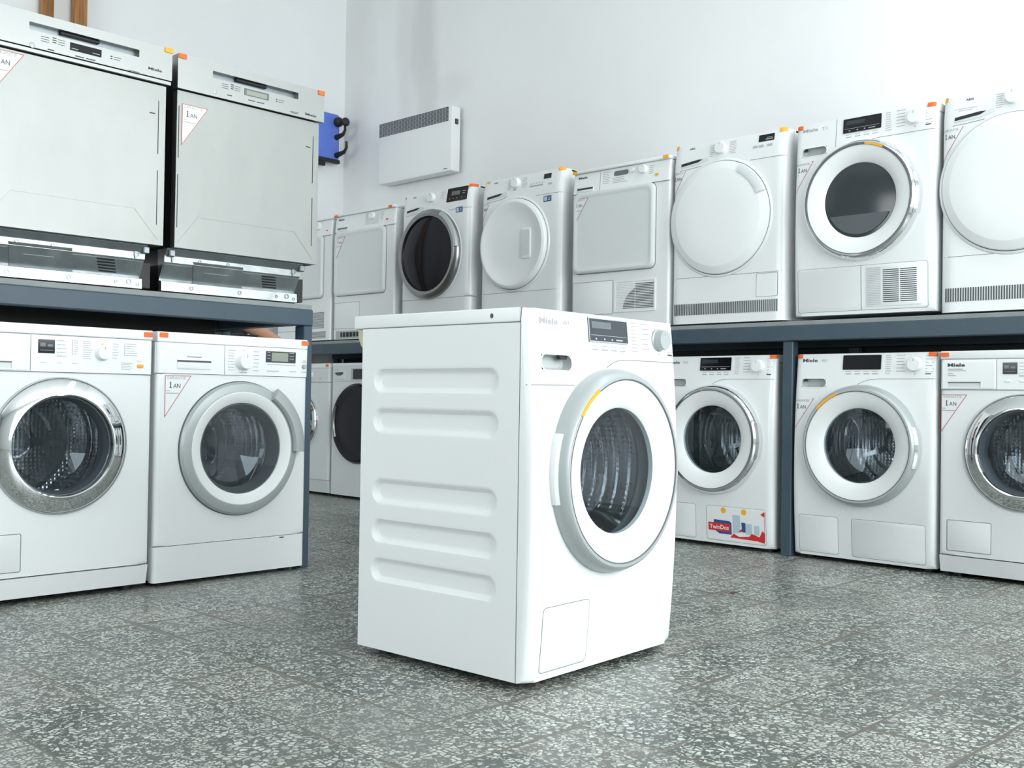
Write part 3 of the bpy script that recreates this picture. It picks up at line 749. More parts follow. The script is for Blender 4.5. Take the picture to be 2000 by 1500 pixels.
# ------------------------------------------------------------------ dryer with a large square door
def square_dryer(parent, W=.592, H=.805, D=.58, small_window=False, grille=True):
    S = rounded(.010, W)
    cabinet(parent, W, H, D, .012, .008, (.016, -.006, D))
    bm = NB(); grid_panel(bm, 0, W, .008, H - .1185, S, .014, 6); obj('front_panel', bm, M['white'], parent)
    F = lambda x, z: -.004 + .012 * (z - H + .12) / .1
    bm = NB(); grid_panel(bm, 0, W, H - .117, H - .0175, lambda x, z: S(x, z) + F(x, z), .014, 4); obj('control_panel', bm, M['plastic'], parent)
    bm = NB(); path(bm, [(.001, H - .1178), (W - .001, H - .1178)], .0016, -.0045, .001); obj('panel_gap', bm, M['seam'], parent)
    text(parent, 'Miele', .032, H - .044, .058, .0125, M['ink'], 'logo', F, bold=.03)
    bm = NB(); rplate(bm, .030, .132, H - .112, H - .086, .002, -.0025, .001, .0006); g = obj('drawer_grip', bm, M['offwhite'], parent, F)
    bm = NB(); box(bm, .032, .131, -.0032, 0, H - .100, H - .0915); obj('grip_slot', bm, M['blackmat' if small_window else 'seam'], g, F)
    # door: softly pillowed square with rounded corners
    bm = NB(); x0, x1, z0, z1 = .016, .514, .280, .682
    rings = []
    for i, yy in ((0, .0), (0, -.010), (.002, -.016), (.008, -.020), (.016, -.0205), (.024, -.017), (.034, -.0155)):
        rings.append([(x, yy, z) for x, z in rrect(x0 + i, x1 - i, z0 + i, z1 - i, .030, 6)])
    loft(bm, rings); door = obj('door', bm, M['offdoor'], parent); lab(door, 'large square door with rounded corners')
    bm = NB(); outline(bm, rrect(x0 - .003, x1 + .003, z0 - .003, z1 + .003, .033, 6), .0025, -.0006, .001); obj('door_gap', bm, M['seam'], door)
    simple('service_flap', parent, M['white'], .010, .262, .075, .236, .003, -.001, .001, .0005)
    bm = NB(); outline(bm, rrect(.008, .264, .073, .238, .004, 3), .0016, -.0006, .001); obj('flap_gap', bm, M['seam'], parent)
    return S, F
M['offdoor'] = mat('door_enamel', (.68, .715, .71), .35)

# ------------------------------------------------------------------ built-in dishwasher standing on the shelf
def dishwasher(parent, sticker_z, first):
    W, D, z1 = .596, .57, .801; P = parent
    bm = NB(); box(bm, .010, W - .010, .030, D, .1495, z1 - .012, .003, 1); obj('tub_housing', bm, M['blackmat'], P)
    # control panel with a recessed grip
    pz0, pz1 = (.700, .806) if first else (.684, z1)
    bm = NB(); hx0, hx1, hz0, hz1 = .130, .480, pz1 - .054, pz1 - .030
    holed(bm, (0, W, pz0, pz1), (hx0, hx1, hz0, hz1), -.012, .028, .002, .003)
    cp = obj('control_panel', bm, M['steelpanel'], P)
    bm = NB(); loft(bm, [[(x, yy, z) for x, z in rrect(hx0 - .001, hx1 + .001, hz0 - .001, hz1 + .001, .001)] for yy in (.020, .016)]); obj('grip_recess', bm, M['zincdark'], cp)
    bm = NB(); box(bm, hx0 + .10, hx1 - .125, .002, .016, hz1 - .010, hz1, .002, 1); obj('grip_latch', bm, M['blackmat'], cp)
    F = lambda x, z: -.012
    sc = simple('display', cp, M['screenblack'] if first else M['lcdoff'], .254, .354, pz1 - .086, pz1 - .062, .001, -.001, .001, S=F)
    if not first: simple('readout', sc, M['lcd'], .262, .346, pz1 - .083, pz1 - .067, .001, -.0015, -.0008, S=F)
    else: marks(sc, [(.258, .280, pz1 - .080, .002), (.325, .348, pz1 - .079, .002)], F, M['greyink'], d=-.0016)
    bm = NB(); lathe(bm, [(.0085, .0), (.0085, -.0012), (.0068, -.0018), (0, -.0018)], .140, pz1 - .100, 24); obj('power_button', bm, M['silver'], cp, F)
    marks(cp, [(.165, .190, pz1 - .066 - .007 * i, .0015) for i in range(3)] + [(.200, .212, pz1 - .062 - .007 * i, .0028) for i in range(3)] + [(.216, .238, pz1 - .064 - .007 * i, .0015) for i in range(3)] +
          [(.186, .205, pz1 - .101, .0035), (.270, .298, pz1 - .1005, .003), (.305, .335, pz1 - .1005, .003), (.384, .390, pz1 - .074, .003), (.394, .420, pz1 - .074, .0015), (.384, .390, pz1 - .081, .003), (.394, .415, pz1 - .081, .0015),
           (.445, .482, pz1 - .104, .0018), (.450, .480, pz1 - .108, .002)], F, M['screen'])
    text(cp, 'Miele', .512, pz0 + (.012 if not first else .020), .048, .0095, M['ink'], 'logo', F, bold=.03)
    if first:
        bm = NB(); box(bm, .0, W, -.009, .026, .684, .6985, .002, 1); obj('trim_strip', bm, M['steelpanel'], P)
    # door skin: slightly dished steel sheet
    bm = NB(); dz1 = .680
    S = lambda x, z: .0035 * sin(pi * min(1, max(0, x / .575))) * sin(pi * min(1, max(0, (z - .15) / .53)))
    grid_panel(bm, .006, .590 - .008, .150, dz1, lambda x, z: S(x, z), .030, 16); d = obj('door', bm, M['steel'], P); lab(d, 'flat brushed steel door panel')
    for zz0, zz1 in ((.452, .628), (.217, .397)):
        for x in (.012, .556): obj('panel_slot', box(NB(), x, x + .0022, -.0008, .004, zz0, zz1), M['blackmat'], d)
    bm = NB(); box(bm, .526, .545, -.0008, .004, .582, .585); obj('bracket_slot', bm, M['blackmat'], d)
    bm = NB()
    pa = [(.018, .168), (.092, .262), (.48, .262), (.562, .168)]
    path(bm, dense(pa[0], pa[1], 8) + dense(pa[1], pa[2], 20)[1:] + dense(pa[2], pa[3], 8)[1:], .0022, -.0010, .002); obj('door_crease', bm, M['steel'], d, S)
    sticker(d, .024, sticker_z, lambda x, z: S(x, z) - .0003, .098, .142)
    # bare metal base below the door
    bm = NB(); prof = [(.032, .1492), (.046, .128), (.050, .126), (.052, .104), (.060, .098), (.085, .050), (.088, .044), (.070, .040), (.068, .008), (.090, .006), (.10, .1492)]
    loft(bm, [[(x, yy, z) for yy, z in prof] for x in (-.002, .545)]); bs = obj('base_plinth', bm, M['zinc'], P); lab(bs, 'bare galvanised base with vents and brackets')
    def onslope(t): return .060 + .025 * t, .098 - .048 * t          # along the sloping face
    n = Vector((0, -.048, -.025)).normalized()
    def patchs(x0, x1, t0, t1, lift, shear=0):
        y0, za = onslope(t0); y1, zb = onslope(t1); q = n * lift
        return [(x0, y0 + q.y, za + q.z), (x1, y0 + q.y, za + q.z), (x1 + shear, y1 + q.y, zb + q.z), (x0 + shear, y1 + q.y, zb + q.z)]
    def slab3(bm, *a, lift=.002, sh=0): loft(bm, [patchs(*a, -.001, sh), patchs(*a, lift, sh)])
    bm = NB(); slab3(bm, .002, .545, .02, .98, lift=.0015); obj('base_sheet', bm, M['zincdark'], bs)
    bm = NB(); slab3(bm, .105, .30, -.35, 1.15, lift=.004, sh=.018); pl = obj('cover_plate', bm, M['zincdark'], bs)
    bm = NB(); slab3(bm, .155, .25, .30, .36, lift=.006); obj('plate_slit', bm, M['zinc'], pl)
    bm = NB()
    for i in range(5): slab3(bm, .385 + .004 * i, .445 + .004 * i, .05 + .19 * i, .05 + .19 * i + .10, lift=.0022)
    obj('air_vents', bm, M['blackmat'], bs)
    bm = NB()
    for x, z, r in ((.13, .118, .006), (.24, .118, .006), (.515, .118, .010), (.30, .024, .008), (.11, .024, .008), (.455, .024, .006), (.50, .028, .010), (.53, .02, .006)):
        y = .050 if z > .1 else .069
        ringsec(bm, [(r, y + .002), (r, y - .002), (r * .55, y - .002), (r * .55, y + .002)], x, z, n=14)
    obj('bolt_rings', bm, M['zincdark'], bs)
    for q in (.530, .006):
        obj('hinge_bracket', box(NB(), q, q + .022, .030, .049, .122, .146, .003, 1), M['zincdark'], bs)
    bm = NB(); loft(bm, [[(x, yy, zz) for yy, zz in ((.0325, .1475), (.0455, .1285), (.0475, .130), (.0345, .149))] for x in (.03, .52)]); obj('under_strip', bm, M['zincdark'], bs)
    bm = NB()
    for x in (.505, .02): loft(bm, [[(x, .052, .135), (x + .012, .052, .135), (x + .008, .052, .105), (x + .004, .052, .105)], [(x, .046, .135), (x + .012, .046, .135), (x + .008, .046, .105), (x + .004, .046, .105)]])
    obj('hinge_tongues', bm, M['zincdark'], bs)
    bm = NB(); box(bm, .01, W - .01, .09, D, .012, .10, .002, 1); obj('drip_tray', bm, M['blackmat'], P)
    bm = NB()
    for x in (.05, W - .05):
        for y in (.12, D - .06): lathe2(bm, x, y, .02, 0, .02)
    obj('feet', bm, M['blackmat'], P)

# ================================================================== THE ROOM
def struct(name, bm, m, **k):
    o = obj(name, bm, m, smooth=False, **k); o['kind'] = 'structure'; return o
T = .15
bm = NB(); box(bm, LX - T, RX + T, RY0 - T, RY1 + T, -.1, 0); struct('floor', bm, M['floor'])
bm = NB(); box(bm, LX - T, RX + T, RY0 - T, RY1 + T, RH, RH + .1); struct('ceiling', bm, wall_mat('ceiling_paint'))
bm = NB(); box(bm, LX - T, RX + T, RY1, RY1 + T, 0, RH)
struct('wall_back', bm, wall_mat('wall_paint_back', [(-5.42, 3.05, .17, .75, .17), (-5.63, 3.0, .12, .6, .09), (-6.2, 2.9, .25, 1.2, .08), (-2.02, 2.50, .05, .09, .035), (-5.15, 2.70, .22, .12, .06)]))
bm = NB(); box(bm, LX - T, LX, RY0, RY1, 0, RH); struct('wall_left', bm, wall_mat('wall_paint_left'))
# right wall with the shop window
def wall_with_hole(axis, c0, c1, a0, a1, ha0, ha1, hz0, hz1):
    bm = NB()
    for (p, q, zz0, zz1) in ((a0, ha0, 0, RH), (ha1, a1, 0, RH), (ha0, ha1, 0, hz0), (ha0, ha1, hz1, RH)):
        if q - p < 1e-3 or zz1 - zz0 < 1e-3: continue
        if axis == 'x': box(bm, c0, c1, p, q, zz0, zz1)
        else: box(bm, p, q, c0, c1, zz0, zz1)
    return bm
struct('wall_right', wall_with_hole('x', RX, RX + T, RY0, RY1, -.3, 4.3, .7, 3.2), wall_mat('wall_paint_right'))
struct('wall_front', wall_with_hole('y', RY0 - T, RY0, LX, RX, -4.6, -1.4, .6, 2.9), add_noise(mat('wall_front_darkened', (.30, .31, .31), .85), 2, .1))  # unseen wall coloured dark so the polished rings reflect dark
bm = NB()
for yy in (-.3, 1.2, 2.7, 4.25): box(bm, RX + .04, RX + .10, yy, yy + .05, .7, 3.2)
for zz in (.7, 2.4, 3.15): box(bm, RX + .04, RX + .10, -.3, 4.3, zz, zz + .05)
struct('window_1', bm, M['plastic'])
bm = NB()
for xx in (-4.6, -3.0, -1.45): box(bm, xx, xx + .05, RY0 - .10, RY0 - .04, .6, 2.9)
for zz in (.6, 2.85): box(bm, -4.6, -1.4, RY0 - .10, RY0 - .04, zz, zz + .05)
struct('added_window', bm, M['plastic'])  # unseen opening added to let in fill from behind the camera

# ================================================================== SHELVES
SH = .988          # top of both boards
t = thing('metal_shelf', 'long blue-grey steel shelf along the back wall carrying the upper row of dryers', 'shelf', (-3.6, 4.0, 0), 0, 'steel display shelves')
def local(bm, dx, dy):
    for v in bm.verts: v.co.x += dx; v.co.y += dy
    return bm
def rel(o, p):      # children drawn in world coordinates, kept under the thing's empty
    o.parent = p; o.matrix_parent_inverse = Matrix.Translation(-Vector(p.location)); return o
bm = NB(); box(bm, -6.25, -.93, 4.0, 4.06, .906, .969, .003, 1); rel(obj('front_beam', bm, M['shelf']), t)
bm = NB(); box(bm, -6.25, -.93, 4.60, 4.66, .906, .969, .003, 1); rel(obj('rear_beam', bm, M['shelf']), t)
bm = NB(); box(bm, -6.25, -.93, 4.005, 4.662, .9692, SH, .002, 1); rel(obj('shelf_board', bm, M['slab']), t)
for x in (-6.25, -4.27, -2.275, -.977):
    for y in (4.012, 4.61):
        bm = NB(); box(bm, x, x + .047, y, y + .047, 0, .9055, .003, 1); rel(obj('post', bm, M['shelf']), t)
o = obj('shade_board', box(NB(), -6.2, -.93, 4.668, 4.674, .0, .985), M['blackmat']); tag(o, 'long black sheet added to darken the gap behind machines under the long shelf', 'board', 'added shade boards')  # added black sheet, makes the gap above the lower machines read dark
bm = NB(); box(bm, -6.2, -.93, 4.07, 4.58, .962, .9688); rel(obj('underside_shade', bm, M['blackmat']), t)  # shade under the board put in as a black sheet
t = thing('metal_shelf', 'short blue-grey steel shelf carrying the two steel dishwashers', 'shelf', (-3.6, 1.6, 0), 0, 'steel display shelves')
bm = NB(); box(bm, -3.36, -3.30, 1.00, 2.340, .906, .966, .003, 1); rel(obj('front_beam', bm, M['shelf']), t)
bm = NB(); box(bm, -3.94, -3.88, 1.00, 2.340, .906, .966, .003, 1); rel(obj('rear_beam', bm, M['shelf']), t)
bm = NB(); box(bm, -3.878, -3.362, 2.28, 2.338, .910, .965, .003, 1); rel(obj('end_beam', bm, M['shelf']), t)
o = obj('shade_board', box(NB(), -3.8775, -3.8705, 1.03, 2.26, .0, .9595), M['blackmat']); tag(o, 'black sheet added to darken the gap behind machines under the left shelf', 'board', 'added shade boards')  # added black sheet, darkens the gap over the left washers
bm = NB(); box(bm, -3.86, -3.365, 1.03, 2.27, .960, .9658); rel(obj('underside_shade', bm, M['blackmat']), t)  # black sheet standing in for the shade below the short board
bm = NB(); box(bm, -3.95, -3.305, 1.00, 2.338, .9662, SH - .003, .002, 1); rel(obj('shelf_board', bm, M['slab']), t)
for x in (-3.362, -3.94):
    for y in (1.00, 2.301):
        bm = NB(); box(bm, x, x + .060, y, y + .038, 0, .9055, .003, 1); rel(obj('post', bm, M['shelf']), t)

# ================================================================== MACHINES
# --- the washing machine in the middle of the floor
t = thing('washing_machine', 'white washing machine standing alone mid-floor, ribbed side panel facing us', 'washing machine', (-1.5836, 1.6945, 0), 93.06)
S = miele_round(t, seam_left=True, flaps='one', marker=(121, 144), hinge='right', logo_m=M['paleink'], cabinet_on=False)
for o in t.children:
    if o.name.startswith('door') and o.name.split('.')[0] == 'door':
        for c in o.children:
            if c.name.startswith('handle'): bpy.data.objects.remove(c)
        y = S(.298, .478)
        bm = NB(); ringsec(bm, [(.2425, y + .008), (.2465, y + .006), (.2455, y - .014), (.2405, y - .021), (.237, y - .018)], .298, .478, 158, 196, 24); lab(obj('handle', bm, M['plastic'], o), 'white grip at the left edge of the ring')
W, H, D = .596, .85, .550
bm = NB()
def rib(yd, z):
    e = 0
    for zc in (.686, .587, .411, .312, .216):
        a, b, hh = .085 + .031 - .031, .475, .031
        q = abs(z - zc); yy = min(max(yd, .062 + hh), .481 - hh)
        d = sqrt((yd - yy) ** 2 + q * q)
        if d < hh: 
            k = (hh - d) / .014; e = max(e, .011 * (1 if k >= 1 else k * k * (3 - 2 * k)))
    return e
for side in (0, 1):
    bm = NB(); ny, nz = 128, 190; V = []
    for j in range(nz + 1):
        z = .018 + (.8155 - .018) * j / nz; row = []
        for i in range(ny + 1):
            yd = .0245 + (D - .0245) * i / ny; e = rib(yd - .023, z)
            row.append(bm.verts.new((e if side == 0 else W - e, yd, z)))
        V.append(row)
    for a, b in zip(V, V[1:]):
        for i in range(ny): bm.faces.new((a[i], a[i + 1], b[i + 1], b[i]))
    lab(obj('side_panel', bm, M['white'], t), 'white side panel with five pressed ribs')
bm = NB(); box(bm, .012, W - .012, .5, D, .018, .815, .002, 1); obj('back_panel', bm, M['offwhite'], t)
bm = NB(); box(bm, .004, W - .004, .03, D, .018, .024); obj('base_tray', bm, M['zincdark'], t)
bm = NB(); box(bm, 0, W, .0245, D + .035, .8165, .85, .004, 3); ld = obj('lid', bm, M['plastic'], t)
bm = NB()
n_ = 20; loft(bm, [[(x, .110 + .0048 * cos(2 * pi * i / n_), .833 + .0058 * sin(2 * pi * i / n_)) for i in range(n_)] for x in (.002, -.0006)]); obj('screw_hole', bm, M['ink'], ld)
bm = NB()
pr = [(.551, .815), (.580, .815), (.578, .795), (.568, .775), (.556, .764), (.551, .764)]
loft(bm, [[(x, a, b) for a, b in pr] for x in (.01, .016)]); obj('rear_bracket', bm, M['cable'], t)
for x0, x1 in ((.0004, .004), (W - .004, W - .0004)):
    obj('corner_gap', box(NB(), x0, x1, .0215, .0262, .02, .849), M['seam'], t)
obj('lid_gap', box(NB(), .0006, W - .0006, .026, D, .8145, .8175), M['seam'], t)
feet(t, W, D)

def orient_right(x): return dict(loc=(x, 4.015, 0), deg=0)
G1 = 'machines on the floor under the long shelf'
t = thing('washing_machine', 'white washing machine with a red ribbon advert on its lower flap', 'washing machine', (-2.905, 4.022, 0), 0, G1)
S = miele_round(t, ring='chrome', flaps='two', marker=(100, 101)); feet(t, .596, .55)
a = NB(); rplate(a, .266, .558, .036, .180, .004, -.0016, .0, 0); ad = obj('advert_sticker', a, M['paper'], t, S); lab(ad, 'advert with blue drums, yellow caps and a red ribbon')
def adp(name, polys, m, d=-.0022):
    bm = NB()
    for k, p in enumerate(polys): bm.faces.new([bm.verts.new((x, d - .00012 * k, z)) for x, z in p])
    return obj(name, bm, m, ad, S)
adp('blue_drums', [[(.302, .123), (.382, .121), (.392, .113), (.392, .062), (.330, .062), (.312, .072), (.302, .085)], [(.442, .120), (.462, .120), (.462, .078), (.445, .078)]], M['navy'])
adp('pale_bottles', [[(.398, .150), (.436, .150), (.436, .075), (.398, .070)], [(.463, .117), (.494, .117), (.494, .070), (.463, .070)], [(.505, .112), (.530, .112), (.530, .072), (.505, .072)]], M['sky'], -.0021)
adp('yellow_caps', [[(cx + .013 * cos(a), .166 + .013 * sin(a)) for a in [2 * pi * i / 16 for i in range(16)]] for cx in (.352, .455)], M['yellow'])
rb = adp('red_ribbon', [[(.384, .050), (.402, .068), (.430, .056), (.480, .062), (.492, .076), (.512, .070), (.530, .064), (.545, .092), (.556, .084), (.558, .050), (.552, .040), (.520, .046)],
                        [(.558, .176), (.558, .152), (.536, .163)], [(.556, .164), (.558, .164), (.558, .06), (.556, .06)], [(.425, .078), (.446, .094), (.448, .080)], [(.540, .052), (.556, .034), (.550, .050)],
                        [(.274, .110), (.386, .108), (.386, .073), (.274, .075)]], M['red'], -.0024)
text(ad, 'TwinDos', .281, .081, .098, .020, M['paper'], 'lettering', S, d=-.0042, bold=.015)
corner_tag(t, .580, .8405, M['orange'], S)

t = thing('washing_machine', 'white washing machine with silver door ring and blank black display, under the long shelf', 'washing machine', (-2.218, 4.022, 0), 0, G1)
S = miele_round(t, ring='silver', flaps='two', marker=(112, 140), screen_off=True); feet(t, .596, .55)
sticker(t, -.0 + .001, .664, S, .092, .139); corner_tag(t, .018, .8395, M['orange'], S); corner_tag(t, .578, .8405, M['orange'], S)

t = thing('washing_machine', 'white washing machine with a lid and wide chrome door ring, rightmost on the floor', 'washing machine', (-1.606, 4.012, 0), 0, G1)
miele_old(t); F = lambda x, z: -.003
text(t, 'Miele', .029, .790, .064, .0135, M['ink'], 'logo', lambda x, z: -.0066, bold=.035)
marks(t, [(.030, .085, .781, .003), (.030, .098, .775, .002), (.030, .050, .764, .003), (.030, .060, .757, .003)], lambda x, z: -.0066, M['paleink'])
sticker(t, .004, .686, FLAT, .096, .142); corner_tag(t, .018, .836, M['orange'], lambda x, z: -.004)

# bottom left of the long shelf: seen between the left shelf and the machine in the middle
t = thing('washing_machine', 'white washing machine with an all-black round door, low in the gap behind', 'washing machine', (-5.50, 4.05, 0), 0, G1)
S = rounded(.016, .596)
cabinet(t, .596, .85, .55, .018, .018, (.022, .004, .56))
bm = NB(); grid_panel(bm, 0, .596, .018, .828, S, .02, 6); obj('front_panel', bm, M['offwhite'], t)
bm = NB(); path(bm, dense((.002, .735), (.594, .735)), .002, -.0006, .001); obj('panel_gap', bm, M['seam'], t, S)
cx, cz = .275, .472
bm = NB(); lathe(bm, [(.245, .004), (.245, -.012), (.236, -.024), (.22, -.028), (.20, -.022), (.15, -.026), (.0, -.030)], cx, cz, 96); d = obj('door', bm, M['black'], t)
bm = NB(); ringsec(bm, [(.247, .004), (.251, .003), (.250, -.008), (.246, -.012)], cx, cz, n=96); obj('door_ring', bm, M['darkchrome'], d)
bm = NB(); ringsec(bm, [(.206, -.024), (.222, -.030), (.219, -.036), (.208, -.032)], cx, cz, 150, 205, 20); obj('handle', bm, M['darkchrome'], d)
g = simple('drawer_grip', t, M['offwhite'], .020, .150, .745, .795, .004, -.002, .001, .001, S)
bm = NB(); prism(bm, [(.034, .785), (.045, .790), (.120, .792), (.124, .782), (.100, .771), (.060, .771)], -.0028, 0); obj('grip_slot', bm, M['ink'], g, S)
d = simple('display', t, M['silver'], .205, .400, .742, .815, .003, -.0022, .001, S=S); simple('screen', d, M['screenblack'], .225, .392, .748, .810, .002, -.003, -.001, S=S)
knob(t, .47, .778, .024, S)
marks(t, [(.036, .070, .806, .004)], S, M['paleink']); feet(t, .596, .55)
t = thing('washing_machine', 'white washing machine whose right edge shows behind the shelf post, low in the gap', 'washing machine', (-6.118, 4.05, 0), 0, G1)
S = rounded(.016, .596)
cabinet(t, .596, .85, .55, .018, .018, (.030, -.002, .56))
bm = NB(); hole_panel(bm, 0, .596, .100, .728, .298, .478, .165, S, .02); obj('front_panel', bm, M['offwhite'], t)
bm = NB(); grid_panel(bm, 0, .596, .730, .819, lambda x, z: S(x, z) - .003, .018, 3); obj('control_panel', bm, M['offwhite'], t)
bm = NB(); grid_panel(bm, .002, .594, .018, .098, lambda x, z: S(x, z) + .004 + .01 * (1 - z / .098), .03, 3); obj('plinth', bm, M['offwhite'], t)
bm = NB(); lathe(bm, [(.185, .002), (.185, -.012), (.178, -.024), (.160, -.030), (.150, -.024), (.146, .0)], .298, .478, 96); d = obj('door', bm, M['chrome'], t)
bowl(d, .298, .478, .147, -.014); drum(t, .298, .478, 30, hole=.165)
simple('start_button', t, M['yellow'], .490, .505, .745, .755, .004, -.006, .001, S=S); knob(t, .40, .775, .022, lambda x, z: -.003)
corner_tag(t, .57, .835, M['orange'], S); feet(t, .596, .55)

# --- upper row on the long shelf, right to left
G2 = 'machines on the long shelf'
def up(name, label, cat, x, y=4.015): return thing(name, label, cat, (x, y, SH), 0, G2)
t = up('tumble_dryer', 'white round-door tumble dryer cut off by the right edge of view, on the shelf', 'tumble dryer', -1.621)
S = aeg_dryer(t, .828); aeg_grille(t, S); sticker(t, -.001 + .004, .708, S, .088, .142); corner_tag(t, .012, .822, M['yellow'], S)
marks(t, [(.055, .140, .775, .0018), (.070, .120, .768, .0018)], S, M['greyink'])
t = up('tumble_dryer', 'white tumble dryer with a smoked porthole, polished ring and square side vent', 'tumble dryer', -2.225)
S0 = lambda x, z: -.016 * (1 - ((z - .40) / .42) ** 2)
S = miele_round(t, H=.822, kind='dryer', ring='chrome', dz=-.028, flaps='dryer', cz=.473, marker=(62, 82), S0=S0, ink=M['paleink'])
sticker(t, .001, .662, S, .086, .138); corner_tag(t, .018, .810, M['orange'], S); corner_tag(t, .574, .812, M['orange'], S)
bm = NB(); path(bm, dense((.300, .034), (.300, .210), 8), .0016, -.0016, .001); obj('flap_divider', bm, M['seam'], t, S)
bm = NB(); path(bm, [(.182, .706), (.184, .820)], .0014, -.0006, .001); obj('fascia_divider', bm, M['seam'], t, S)
lv = simple('air_grille', t, M['plastic'], .322, .545, .045, .205, .006, -.0030, .001, .0008, S)
bm = NB()
for i in range(17):
    z = .060 + i * .0078
    for a, b in ((.392, .456), (.462, .527)): prism(bm, [(a, z), (b, z), (b, z + .0034), (a, z + .0034)], -.0042, -.001)
obj('grille_slots', bm, M['ink'], lv, S)
bm = NB()
for i in range(22):
    z = .053 + i * .0068; prism(bm, [(.326, z), (.382, z), (.382, z + .002), (.326, z + .002)], -.0040, -.001)
obj('grille_ribs', bm, M['greyink'], lv, S)

t = up('tumble_dryer', 'white tumble dryer with a plain round door, wide bottom grille and black display', 'tumble dryer', -2.864)
S = aeg_dryer(t, .830); aeg_grille(t, S); sticker(t, -.012 + .014, .712, S, .082, .142); corner_tag(t, .020, .826, M['yellow'], S); corner_tag(t, .570, .826, M['yellow'], S)
bm = NB(); outline(bm, rrect(.455, .560, .112, .214, .006, 3), .0014, -.0005, .001); obj('flap_gap', bm, M['seam'], t, S)

t = up('tumble_dryer', 'white tumble dryer with a square door and a slatted quarter-round vent below it', 'tumble dryer', -3.462)
S, F = square_dryer(t, H=.800, small_window=True)
knob(t, .438, .755, .020, F, M['plastic'], .02); knob(t, .372, .760, .012, F, M['plastic'], .012)
w_ = simple('display', t, M['lcdoff'], .258, .345, .744, .768, .011, -.002, .001, S=F)
simple('start_button', t, M['yellow'], .508, .528, .714, .724, .004, -.004, .001, .001, F)
bm = NB(); path(bm, [(.176, .683), (.170, .782)], .0014, -.0006, .001); obj('fascia_divider', bm, M['seam'], t, F)
marks(t, col_marks(.19, .235, .770, 7, .009) + col_marks(.25, .35, .735, 4, .008) + col_marks(.47, .50, .765, 5, .009), F, M['paleink'])
sticker(t, .020, .655, lambda x, z: -.016, .094, .139); corner_tag(t, .018, .790, M['yellow'], lambda x, z: -.006); corner_tag(t, .572, .793, M['yellow'], lambda x, z: -.006)
lv = NB(); holed(lv, (.274, .520, .080, .232), (.284, .510, .088, .224), -.004, .001, .003, .005); lv = obj('air_grille', lv, M['plastic'], t)
simple('grille_back', lv, M['plastic'], .283, .511, .087, .225, .002, -.0012, .0)
bm = NB(); bm2 = NB()
for i in range(17):
    z = .092 + i * .0076
    prism(bm2, [(.286, z), (.508, z), (.508, z + .0034), (.286, z + .0034)], -.0034, -.001)
    dx = sqrt(max(0, 1 - ((z - .088) / .125) ** 2)) if z < .213 else 0
    a = .508 - .180 * dx
    if dx > .1:
        for p, q in ((a, .398), (.402, .508)):
            if q > p: prism(bm, [(p, z + .0036), (q, z + .0036), (q, z + .0072), (p, z + .0072)], -.0022, -.001)
obj('grille_slots', bm, M['ink'], lv); obj('grille_slats', bm2, M['plastic'], lv)

t = up('tumble_dryer', 'white tumble dryer with a dished round door and a recessed grip right of its centre', 'tumble dryer', -4.132)
S = aeg_dryer(t, .838, big=False); sticker(t, .001, .714, S, .076, .138); energy_label(t, .470, .702, S)
corner_tag(t, .052, .828, M['yellow'], S, .02, .010); corner_tag(t, .575, .834, M['yellow'], S)
t = up('washing_machine', 'white washing machine with black round door in a grey metal ring, on the shelf', 'washing machine', -4.802)
S = aeg_washer(t); corner_tag(t, .020, .828, M['orange'], S, .016, .012); corner_tag(t, .582, .836, M['orange'], S)
t = up('tumble_dryer', 'white tumble dryer with a square door, left of the machine with the black door', 'tumble dryer', -5.445)
S, F = square_dryer(t, H=.800)
simple('knob_plate', t, M['offwhite'], .307, .440, .705, .778, .004, -.0018, .001, S=F); knob(t, .374, .755, .022, F, M['plastic'], .02)
marks(t, col_marks(.45, .49, .770, 6, .009), F, M['paleink'])
simple('start_button', t, M['orange'], .508, .528, .714, .724, .004, -.004, .001, .001, F)
sticker(t, .035, .650, lambda x, z: -.016, .092, .142); corner_tag(t, .018, .785, M['orange'], lambda x, z: -.006); corner_tag(t, .552, .790, M['orange'], lambda x, z: -.006)
b = simple('bottom_vent', t, M['silver'], .03, .40, .012, .062, .004, -.003, .001, .001)
simple('vent_slot', b, M['blackmat'], .08, .36, .022, .052, .002, -.004, -.002)
bm = NB()
for i in range(8): box(bm, .10 + .034 * i, .104 + .034 * i, -.005, -.003, .022, .052)
obj('vent_ribs', bm, M['silver'], b)
t = up('tumble_dryer', 'white tumble dryer in the far corner, half hidden behind the end of the dishwashers', 'tumble dryer', -6.072)
S, F = square_dryer(t, H=.795); knob(t, .452, .745, .026, F, M['plastic'], .02)
simple('start_button', t, M['orange'], .535, .552, .706, .714, .004, -.004, .001, .001, F)
louvre(t, .36, .55, .020, .066, 6, FLAT, vertical=False); lg = louvre(t, .30, .53, .085, .19, 14, FLAT, 'side_vent', vertical=False)

# --- left row
G3 = 'machines under the left shelf'
t = thing('washing_machine', 'white washing machine cut off by the left edge, with a wide polished door ring', 'washing machine', (-3.271, 1.082, 0), 90, G3)
miele_old(t, W=.600); corner_tag(t, .583, .8365, M['orange'], lambda x, z: -.004)
t = thing('washing_machine', 'white washing machine with a silver curved bar grip and warranty sticker, under the dishwashers', 'washing machine', (-3.271, 1.6985, 0), 90, G3)
S = silver_ring_washer(t); sticker(t, .030, .705, FLAT, .096, .142); corner_tag(t, .022, .8385, M['orange'], lambda x, z: -.002); corner_tag(t, .585, .8375, M['orange'], lambda x, z: -.002)
G4 = 'dishwashers on the left shelf'
t = thing('dishwasher', 'steel dishwasher with black display at top left, cut off by the edge', 'dishwasher', (-3.271, 1.130, SH - .003), 90, G4)
dishwasher(t, .682 - .008, True); corner_tag(t, .584, .800, M['yellow'], lambda x, z: -.012)
